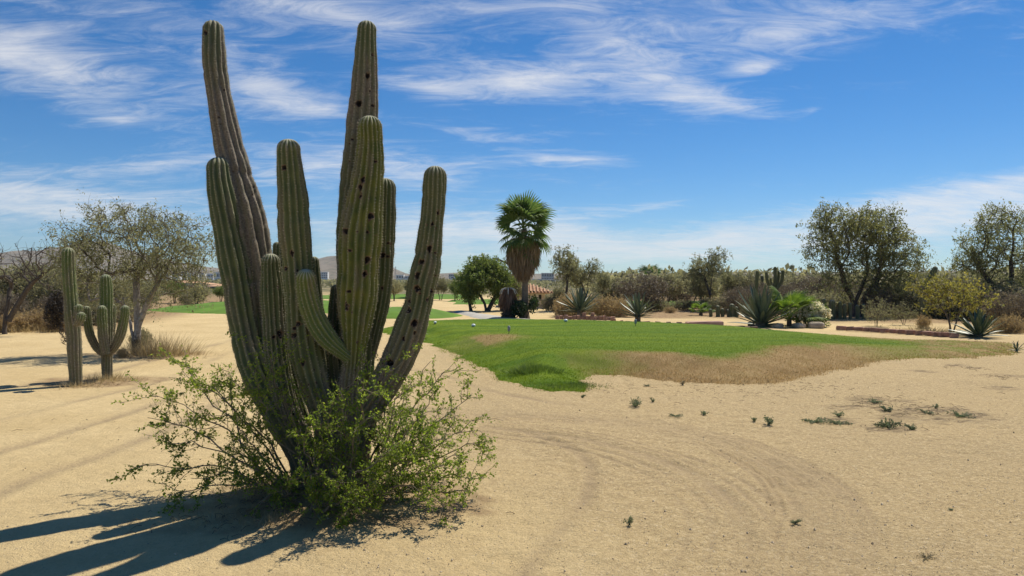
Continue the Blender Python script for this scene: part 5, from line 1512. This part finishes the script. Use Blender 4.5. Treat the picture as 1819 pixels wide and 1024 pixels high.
def hut():
    d = 41.0
    x0, x1 = XD(905, d), XD(968, d); zc = 0
    zt = CAM_H - (519 - HZ) / F_PX * d; w = x1 - x0; dp = 2.6
    root = obj('tiled_hut', None, loc=((x0 + x1) / 2, d + dp / 2, zc), label='small cream hut with hipped terracotta roof right behind the palm trunk', cat='hut')
    wall = MB(); wall.box((0, 0, zt / 2), (w, dp, zt)); obj('wall', wall.mesh('wall'), STUCCO, root)
    # roof: hipped with tile courses
    ov = .45; zr = CAM_H - (507 - HZ) / F_PX * d
    rf = MB(); n = 7
    for i in range(n):
        f0, f1 = i / n, (i + 1) / n
        for (sx, sy) in ((0, 0),):
            hx0 = (w / 2 + ov) * (1 - f0 * .8); hy0 = (dp / 2 + ov) * (1 - f0); hx1 = (w / 2 + ov) * (1 - f1 * .8); hy1 = (dp / 2 + ov) * (1 - f1) + .01
            za = zt - .05 + (zr - zt + .05) * f0 + .03; zb = zt - .05 + (zr - zt + .05) * f1
            V = [[-hx0, -hy0, za], [hx0, -hy0, za], [hx0, hy0, za], [-hx0, hy0, za], [-hx1, -hy1, zb], [hx1, -hy1, zb], [hx1, hy1, zb], [-hx1, hy1, zb], [-hx0, -hy0, za - .05], [hx0, -hy0, za - .05], [hx0, hy0, za - .05], [-hx0, hy0, za - .05]]
            rf.add(V, [[0, 1, 5, 4], [1, 2, 6, 5], [2, 3, 7, 6], [3, 0, 4, 7], [8, 9, 1, 0], [9, 10, 2, 1], [10, 11, 3, 2], [11, 8, 0, 3]])
    roof = obj('roof', rf.mesh('roof'), TILE, root)
    for j in range(15):                                   # ridges of the cover tiles on the front slope
        xx = -w / 2 - ov + (w + 2 * ov) * (j + .5) / 15
        top = min(1.0, (1 - abs(xx) / (w / 2 + ov)) / .8) if abs(xx) > (w / 2 + ov) * .2 else 1.0
        mb = MB(); mb.tube(np.array([[xx, -dp / 2 - ov, zt], [xx, -(dp / 2 + ov) * (1 - top), zt + (zr - zt + .05) * top]]), .055, 6)
        obj('tile_row', mb.mesh('tile_row'), TILE, roof)
    box_part('eave', (0, 0, zt - .09), (w + .5, dp + .5, .05), STUCCO, root)
    dx = XD(963, d) - (x0 + x1) / 2
    dr = box_part('door', (dx - .12, -dp / 2 - .012, zt - .62), (.16, .03, .95), DARK, root)
    box_part('door_frame', (-.14, .012, 0), (.14, .05, 1.0), WHITE, dr)
    box_part('lintel', (0, .013, .51), (.32, .052, .07), WHITE, dr)
    # low wall in front
    x0, x1 = XD(917, 38.6), XD(976, 38.6)
    wr = obj('low_wall', None, loc=((x0 + x1) / 2, 38.6, 0), label='plain low pinkish-grey wall in front of the tiled hut', cat='wall')
    hh = CAM_H - (533 - HZ) / F_PX * 38.6
    box_part('wall_face', (0, 0, hh / 2 - .05), (x1 - x0, .25, hh), STUCCO_P, wr)
    box_part('coping', (0, 0, hh - .02), (x1 - x0 + .1, .34, .06), BARK, wr)


hut()


def block(name, label, px0, px1, ytop, ybot, d, mat, floors, bays, cat='building', group=None, roof=None, rz=0.0, zbase=None, overh=None):
    """far building with floors of recessed windows; placed on the slope at its true distance"""
    x0, x1 = XD(px0, d), XD(px1, d); zt = CAM_H - (ytop - HZ) / F_PX * d; zb = CAM_H - (ybot - HZ) / F_PX * d
    w, h = x1 - x0, zt - zb; dp = max(6.0, w * .5)
    root = obj(name, None, loc=((x0 + x1) / 2, d + dp / 2, zb), rot=(0, 0, rz), label=label, cat=cat, group=group)
    mb = MB(); mb.box((0, 0, h / 2 - 6), (w, dp, h + 12)); obj('wall', mb.mesh('wall'), mat, root)
    if roof == 'tile':
        rf = MB(); e = w * .06; rh = h * .55
        V = [[-w / 2 - e, -dp / 2 - e, h], [w / 2 + e, -dp / 2 - e, h], [w / 2 + e, dp / 2 + e, h], [-w / 2 - e, dp / 2 + e, h], [-w * .25, 0, h + rh], [w * .25, 0, h + rh]]
        rf.add(V, [[0, 1, 5, 4], [2, 3, 4, 5], [3, 2, 1, 0]], [[1, 2, 5], [3, 0, 4]]); obj('roof', rf.mesh('roof'), TILE, root)
    else:
        mb = MB(); mb.box((0, 0, h + h * .03), (w * 1.02, dp * 1.02, h * .06)); obj('roof', mb.mesh('roof'), mat, root)
    fh = h / floors; bw = w / bays
    wm = MB(); wm.box((0, 0, 0), (bw * .62, .5, fh * .52)); wme = wm.mesh('window')
    for f in range(floors):
        for b in range(bays):
            obj('window', wme, GLASSY, root, (-w / 2 + bw * (b + .5), -dp / 2 - .05, fh * (f + .52)))
        if floors > 1:
            s = MB(); s.box((0, 0, 0), (w * 1.015, .8, fh * .10)); obj('floor_slab', s.mesh('floor_slab'), WHITE, root, (0, -dp / 2 - .2, fh * (f + .98)))
    return root


block('apartment_block', 'far pale apartment block with rows of dark windows, right of the palm skirt', 946, 990, 497, 517, 420, GREY, 3, 6)
block('apartment_block', 'far grey slab tower on the skyline right of the palm', 962, 984, 486, 500, 760, GREY, 2, 5)
block('apartment_block', 'far white house block left of the airy tree, right of the palm', 986, 1006, 500, 517, 400, WHITE, 2, 3)
block('apartment_block', 'far white stepped building on the hill seen between cactus arms', 568, 582, 484, 495, 800, WHITE, 3, 4)
block('apartment_block', 'far grey office block below the hill seen between cactus arms', 566, 584, 498, 513, 420, GREY, 3, 5)
block('apartment_block', 'far grey block right of the office block between cactus arms', 584, 602, 500, 514, 430, GREY, 3, 4)
block('apartment_block', 'far low grey building on the skyline right of the curved cactus arm', 797, 812, 487.5, 493, 900, GREY, 1, 4)
GT_ = 'far white houses of the town'
rngT = np.random.default_rng(66)
hs = [(284, 300, 'leftmost far white town house seen under the airy tree'), (302, 318, 'far white town house second from the left under the airy tree'), (320, 331, 'far white town house in the middle under the airy tree'), (333, 349, 'far white town house left of centre behind the terracotta roof'), (351, 362, 'far white town house above the terracotta roof'), (364, 379, 'far white town house near the big cactus edge'), (380, 394, 'rightmost far white town house touching the big cactus edge')]
for j, (a, b, lb) in enumerate(hs): block('town_house', lb, a, b, 486 + rngT.uniform(-2, 1.5), 494.5, 640 + 25 * (j % 3), WHITE, 1, 3, 'house', GT_)
hs = [(676, 690, 490, 'far white house just right of the front cactus stem'), (704, 717, 489, 'far white house below the radio mast'), (718, 727, 491, 'far white house right of the radio mast'), (800, 822, 491.5, 'far pale house right of the curved cactus arm'), (823, 836, 490, 'far pale house left of the round green tree top')]
for j, (a, b, y, lb) in enumerate(hs): block('town_house', lb, a, b, y, 496, 700, WHITE, 1, 3, 'house', GT_)
hs = [(598, 470, 'upper'), ]
for j in range(14):
    px = [571, 577, 584, 590, 566, 574, 581, 588, 595, 570, 579, 586, 593, 599][j]; py = [470, 467, 469, 465, 477, 476, 478, 475, 477, 483, 484, 486, 484, 482][j]
    block('hill_house', 'tiny pale house on the slope of the distant hill between the cactus arms', px, px + 4.2, py, py + 2.6, 1420 + (483 - py) * 8, [WHITE, STUCCO, GREY][j % 3], 1, 2, 'house', 'houses on the distant hill')
for (a, b, yt, yb, dd, lb) in [(301, 332, 503, 511, 95, 'terracotta-roofed villa behind the dark trees left of the big cactus'), (340, 362, 506, 512, 100, 'smaller terracotta-roofed villa right of the first villa'), (366, 384, 509, 515, 90, 'low villa with pale roof beside the big cactus edge'), (383, 402, 515, 524, 80, 'dark red-walled villa at the big cactus edge')]:
    block('villa', lb, a, b, yt, yb, dd, plain_mat('red_wall', (.25, .07, .055), .9, 2, .1) if 'red' in lb else STUCCO, 1, 3, 'house', 'tile-roofed villas', 'tile')

# radio masts
def mast(px, ytop, d, label):
    h = CAM_H - (ytop - HZ) / F_PX * d; root = obj('radio_mast', None, loc=(XD(px, d), d, 0), label=label, cat='mast')
    w = .0011 * d
    for (a, b) in ((-1, -1), (1, -1), (1, 1), (-1, 1)):
        mb = MB(); mb.tube(np.array([[a * w, b * w, -5], [a * w * .5, b * w * .5, h]]), .09, 4); obj('leg', mb.mesh('leg'), GREY, root)
    for j in range(9):
        z = h * (j + .5) / 9; q = w * (1 - .5 * z / h); s = MB()
        for (a, b, c, e) in ((-1, -1, 1, 1), (1, -1, -1, 1)): s.tube(np.array([[a * q, b * q, z - h / 20], [c * q, -q, z + h / 20]]), .06, 4)
        obj('brace', s.mesh('brace'), GREY, root)


mast(702.5, 474, 620, 'thin lattice radio mast on the skyline right of the cactus stems')
mast(982, 478, 780, 'faint lattice mast on top of the grey skyline tower')

# ------------------------------------------------------------------ small things on the tee and sand
def tee_z(px, py):
    p = G(px, py, .3)
    for _ in range(6):
        z = tee_fields(np.array([p[0]]), np.array([p[1]]))[1][0]; p = G(px, py, z)
    return p


MARK = plain_mat('white_marker', (.80, .80, .80), .35, 5, .05, spec=.5)
MARKB = plain_mat('marker_base', (.10, .11, .16), .6, 5, .1)
for px, py, lb, sc in [(841, 581, 'white domed tee marker on the grass, nearest the brown patch', 1.0), (1005, 572, 'white domed tee marker on the grass below the first brick row', 1.0), (773, 575, 'small white tee marker at the left end of the tee by the cactus arm', .8)]:
    b = tee_z(px, py); root = obj('tee_marker', None, loc=b, scale=sc * .58, label=lb, cat='tee marker', group='tee markers')
    prof = [(.002, .145), (.05, .138), (.085, .115), (.10, .08), (.095, .045), (.075, .03)]
    V = []; n = 14
    for r, z in prof: V += [[r * math.cos(q * 2 * math.pi / n), r * math.sin(q * 2 * math.pi / n), z] for q in range(n)]
    Q = [[i * n + j, i * n + (j + 1) % n, (i + 1) * n + (j + 1) % n, (i + 1) * n + j] for i in range(len(prof) - 1) for j in range(n)]
    obj('dome', make_mesh('dome', V, Q, None, None, True), MARK, root)
    mb = MB(); mb.tube(np.array([[0, 0, -.05], [0, 0, .035]]), [.06, .065], 12); obj('base', mb.mesh('base'), MARKB, root)
POSTG = plain_mat('grey_post', (.30, .31, .32), .5, 9, .2)
for px, py, lb in [(904, 594, 'small grey ball washer post on the tee below the dead palm stump'), (1129, 580, 'small grey post on the tee in front of the second agave')]:
    b = tee_z(px, py); root = obj('tee_post', None, loc=b, label=lb, cat='post', group='small grey posts on the tee')
    mb = MB(); mb.tube(np.array([[0, 0, -.03], [0, 0, .11]]), .008, 6); obj('stake', mb.mesh('stake'), BARK_DARK, root)
    mb = MB(); mb.tube(np.array([[0, 0, .07], [0, 0, .09], [0, 0, .16], [0, 0, .19], [0, 0, .20]]), [.02, .032, .036, .026, .01], 10); obj('head', mb.mesh('head', True), POSTG, root)

# tall uncut clump on the front bank
def clump(px, py, w, h, n, label, mat, seed, vlo, vhi, name='grass_clump', wid=.012, flat=.6, lean=.25, cat='grass clump', group=None, z=None):
    b = G(px, py); b[2] = ground_z(b[0], b[1]) if z is None else z
    rng = np.random.default_rng(seed)
    a = rng.normal(0, 1, (n, 2)) * np.array([w, w * flat]) * .5
    hh = h * rng.uniform(.35, 1, n) * np.exp(-(a[:, 0] / w) ** 2 * .9)
    C = np.stack([a[:, 0], a[:, 1], np.zeros(n) - .01], 1)
    bend = a / w * .9
    V, T, A = blades(C, hh, wid, rng, lean, rng.uniform(vlo, vhi, n), bend)
    root = obj(name, None, loc=b, label=label, cat=cat, group=group)
    obj('blades', make_mesh('blades', V, None, T, {'v': A}), mat, root, kind='stuff')
    return root


ROUGH = leaf_mat('rough_grass', (.075, .125, .022), (.16, .215, .045), (.26, .28, .09), trans=.35, var=0)
clump(950, 668, .42, .17, 1500, 'tall uncut green grass clump on the front bank of the tee', ROUGH, 101, 0, .44, z=.06)
clump(1010, 688, .55, .045, 1500, 'low green grass tongue spilling from the tee onto the sand', ROUGH, 102, 0, .9, z=.03)
clump(738, 606, .28, .14, 700, 'small dark grass tuft on the tee edge by the curved cactus arm', GRASS, 103, 0, .3, z=.05)
DRYGRASS = leaf_mat('dry_grass', (.30, .22, .11), (.44, .33, .18), (.55, .45, .28), trans=.3, var=.1)
clump(135, 685, .45, .14, 420, 'dry straw skirt at the foot of the column cactus', DRYGRASS, 104, 0, 1, 'dry_grass_tuft', .006, .6, .6)
clump(192, 674, .5, .2, 560, 'dry straw skirt at the foot of the candelabra cactus', DRYGRASS, 105, 0, 1, 'dry_grass_tuft', .006, .6, .6)
clump(262, 628, .7, .35, 600, 'dry straw tuft beside the white trunk', DRYGRASS, 106, 0, 1, 'dry_grass_tuft', .008, .6, .5)
clump(470, 885, .38, .22, 420, 'brown dry grass at the left foot of the big cactus', DRYGRASS, 107, 0, .8, 'dry_grass_tuft', .003, .6, .5)
clump(395, 935, .42, .11, 360, 'thin dry grass in the shadow streaks left of the big cactus', DRYGRASS, 108, 0, 1, 'dry_grass_tuft', .0025, .5, .6)
clump(480, 935, .35, .10, 300, 'thin dry grass in the shadow right below the shrub', DRYGRASS, 109, 0, 1, 'dry_grass_tuft', .0025, .5, .6)
clump(283, 632, .85, .62, 900, 'wispy orange-tan dry grass bush right of the white trunk', DRYGRASS, 115, 0, .6, 'dry_grass_tuft', .009, .6, .35)
clump(1640, 590, 1.3, .30, 700, 'dry straw under the yellow shrub behind the brick row', DRYGRASS, 110, 0, .7, 'dry_grass_tuft', .012, .4, .5)
clump(1800, 590, 1.1, .45, 900, 'orange dry grass stand at the right edge', DRYGRASS, 111, 0, .6, 'dry_grass_tuft', .012, .5, .4)
clump(50, 590, 1.6, .35, 800, 'dry grass margin at the left edge of the sand', DRYGRASS, 112, 0, .7, 'dry_grass_tuft', .012, .4, .5)


# small weeds on the sand
WEED = leaf_mat('weed_leaf', (.09, .125, .07), (.15, .19, .10), (.23, .25, .13), trans=.35, var=.15)


def weed_mesh(seed, n_st, spread, h):
    rng = np.random.default_rng(seed); mb = MB(); LC, LD = [], []
    for _ in range(n_st):
        a = rng.uniform(0, 6.28); r = spread * rng.uniform(.4, 1); e = np.array([math.cos(a) * r, math.sin(a) * r, h * rng.uniform(.35, 1)])
        mid = e * np.array([.45, .45, .75]); mb.tube(np.array([[0, 0, -.01], mid, e]), [.003, .0024, .0015], 3, a=.5)
        m = 16; t = rng.uniform(.15, 1, (m, 1)); p = np.where(t < .5, mid * t * 2, mid + (e - mid) * (t - .5) * 2)
        LC.append(p + rng.normal(0, .008, (m, 3))); LD.append(rand_dirs(rng, m, (0, 0, .4)))
    C = np.concatenate(LC); D = np.concatenate(LD); C[:, 2] = np.maximum(C[:, 2], .006); n = len(C); s = rng.uniform(.018, .034, n)
    V, T, A = leaf_quads(C, D, s, s * .45, rng, rng.uniform(0, 1, n), .15)
    return mb.mesh('stem'), make_mesh('leaves', V, None, T, {'v': A})


WM = [weed_mesh(120, 14, .13, .11), weed_mesh(121, 18, .20, .07), weed_mesh(122, 9, .09, .06), weed_mesh(123, 22, .24, .05), weed_mesh(124, 7, .07, .09)]
WEED_DRY = leaf_mat('weed_leaf_dry', (.16, .13, .07), (.24, .19, .10), (.30, .25, .14), trans=.3, var=.15)
weeds = [(1129, 719, 0, 1.0, 'upright weed on the sand nearest below the burnt bank'), (1200, 737, 1, .62, 'flat weed right of the upright weed on the sand'), (1250, 735, 2, .9, 'small weed in the middle of the right sand, left of the dense tuft'), (1366, 752, 2, 1.0, 'dense little green tuft alone on the right sand'), (1340, 747, 2, .7, 'tiny weed just left of the dense little tuft'),
         (1448, 747, 1, .7, 'spreading weed left of the dark litter patches'), (1490, 737, 0, .8, 'bushy weed at the left end of the litter patches'), (1490, 750, 1, .9, 'flat weed below the bushy weed by the litter'), (1552, 716, 1, .6, 'flat weed on the upper dark litter patch'), (1575, 758, 1, 1.1, 'broad flat weed at the bottom of the litter patches'), (1576, 730, 2, .9, 'small weed between two litter patches'), (1662, 727, 0, .9, 'weed on the right-hand dark litter patch'), (1645, 735, 1, .7, 'flat weed below the right-hand litter patch'), (1705, 741, 1, .8, 'rightmost flat weed by the litter patches'), (1620, 765, 2, .8, 'small weed lowest of the litter group'),
         (1117, 930, 2, .55, 'tiny lone weed low in the middle foreground'), (1412, 929, 2, .5, 'tiny weed beside the curved wheel track'), (1645, 992, 1, .35, 'brownish flat tuft at the lower right corner'), (1150, 684, 2, .7, 'small weed just below the burnt bank edge'), (1212, 682, 2, .7, 'small olive tuft at the burnt bank edge'), (1035, 705, 2, .6, 'tiny weed below the grass tongue'), (1160, 711, 2, .6, 'tiny weed right of the upright weed'), (1690, 905, 2, .3, 'tiny speck of weed on the far right foreground sand')]
for j, (px, py, m, sc, lb) in enumerate(weeds):
    b = G(px, py); b[2] = ground_z(b[0], b[1])
    root = obj('weed', None, loc=b, rot=(0, 0, j * 1.7), scale=(sc * (1 + .35 * math.sin(j * 2.7)), sc * (1 + .3 * math.cos(j * 3.9)), sc * (1 + .3 * math.sin(j * 5.1))), label=lb, cat='weed', group='weeds on the sand')
    mm = {0: (0, 4), 1: (1, 3), 2: (2, 4)}[m][j % 2]
    obj('stem', WM[mm][0], SHRUB_STEM, root)
    lv = obj('leaves', WM[mm][1], None, root); lm = WEED_DRY if 'brownish' in lb or 'olive' in lb else WEED
    if not lv.data.materials: lv.data.materials.append(WEED)
    lv.material_slots[0].link = 'OBJECT'; lv.material_slots[0].material = lm


# grit, twigs and clods scattered on the sand
def scatter():
    rng = np.random.default_rng(131)
    n = 26000
    d = 3.3 + 9.0 * rng.uniform(0, 1, n) ** 1.6; x = rng.uniform(-.75, .75, n) * d
    keep = (rng.uniform(size=n) < np.where(x > -1.0, 1, .3)); x, d = x[keep], d[keep]; n = len(x)
    s = rng.uniform(.0018, .0048, n) * (1 + 1.3 * (rng.uniform(size=n) < .04))
    th, _ = track_field(x, d); z = ground_z(x, d) + th
    oc = np.array([[1, 0, 0], [0, 1, 0], [-1, 0, 0], [0, -1, 0], [0, 0, .8], [0, 0, -.8]], float)
    V = (oc[None] * rng.uniform(.6, 1.2, (n, 6, 1)) * s[:, None, None] + np.stack([x, d, z + s * .3], 1)[:, None]).reshape(-1, 3)
    f = np.array([[0, 1, 4], [1, 2, 4], [2, 3, 4], [3, 0, 4], [1, 0, 5], [2, 1, 5], [3, 2, 5], [0, 3, 5]])
    T = (np.arange(n)[:, None, None] * 6 + f[None]).reshape(-1, 3)
    k = Nt('grit'); v = k.attr('v'); c = k.mix(k.rng(v, 0, .7), (.22, .16, .10), (.62, .50, .34)); k.pbr(c, .9)
    obj('gravel', make_mesh('gravel', V, None, T, {'v': np.repeat(rng.uniform(0, 1, n), 6)}), k.m, label='fine grit and small pebbles scattered over the sand', cat='gravel', kind='stuff')
    mb = MB()
    spots = [(1560, 716, .5, 60), (1650, 732, .6, 80), (1575, 757, .4, 30), (1712, 655, .4, 30), (1780, 672, .4, 30), (560, 915, .55, 90), (420, 925, .5, 60), (700, 910, .5, 40), (1060, 690, .6, 40), (1250, 690, 1.2, 60), (1450, 690, 1.0, 50), (260, 640, 1.0, 50), (160, 684, .6, 60), (1500, 700, 3, 60), (300, 760, 3, 30)]
    for px, py, r, m in spots:
        b = G(px, py)
        for _ in range(m):
            q = b[:2] + rng.normal(0, r * .5, 2) * np.array([1, .8]); a = rng.uniform(0, 6.28); L = rng.uniform(.02, .11)
            z = float(ground_z(q[0], q[1])) + .006; e = np.array([math.cos(a), math.sin(a), 0]) * L
            mb.tube(np.array([[*q, z], [*(q + e[:2] * .5), z + .012], [*(q + e[:2]), z + .002]]), [.0024, .002, .0012], 3, a=rng.uniform(0, 1))
    obj('twig_litter', mb.mesh('twig_litter'), plain_mat('litter_twig', (.12, .085, .055), .9, 9, .4), label='small dead twigs strewn over the sand', cat='twigs', kind='stuff')


scatter()


# ------------------------------------------------------------------ clear desert air
def haze():
    mb = MB(); mb.box((0, 1250, 68), (4600, 2700, 144))
    k = Nt('air'); v = k.n('ShaderNodeVolumePrincipled')
    v.inputs['Color'].default_value = (.80, .88, 1.0, 1); v.inputs['Density'].default_value = HAZE; v.inputs['Anisotropy'].default_value = .2
    k.l(v.outputs[0], k.out.inputs['Volume'])
    obj('haze', mb.mesh('haze'), k.m, kind='stuff')


HAZE = .00014
haze()
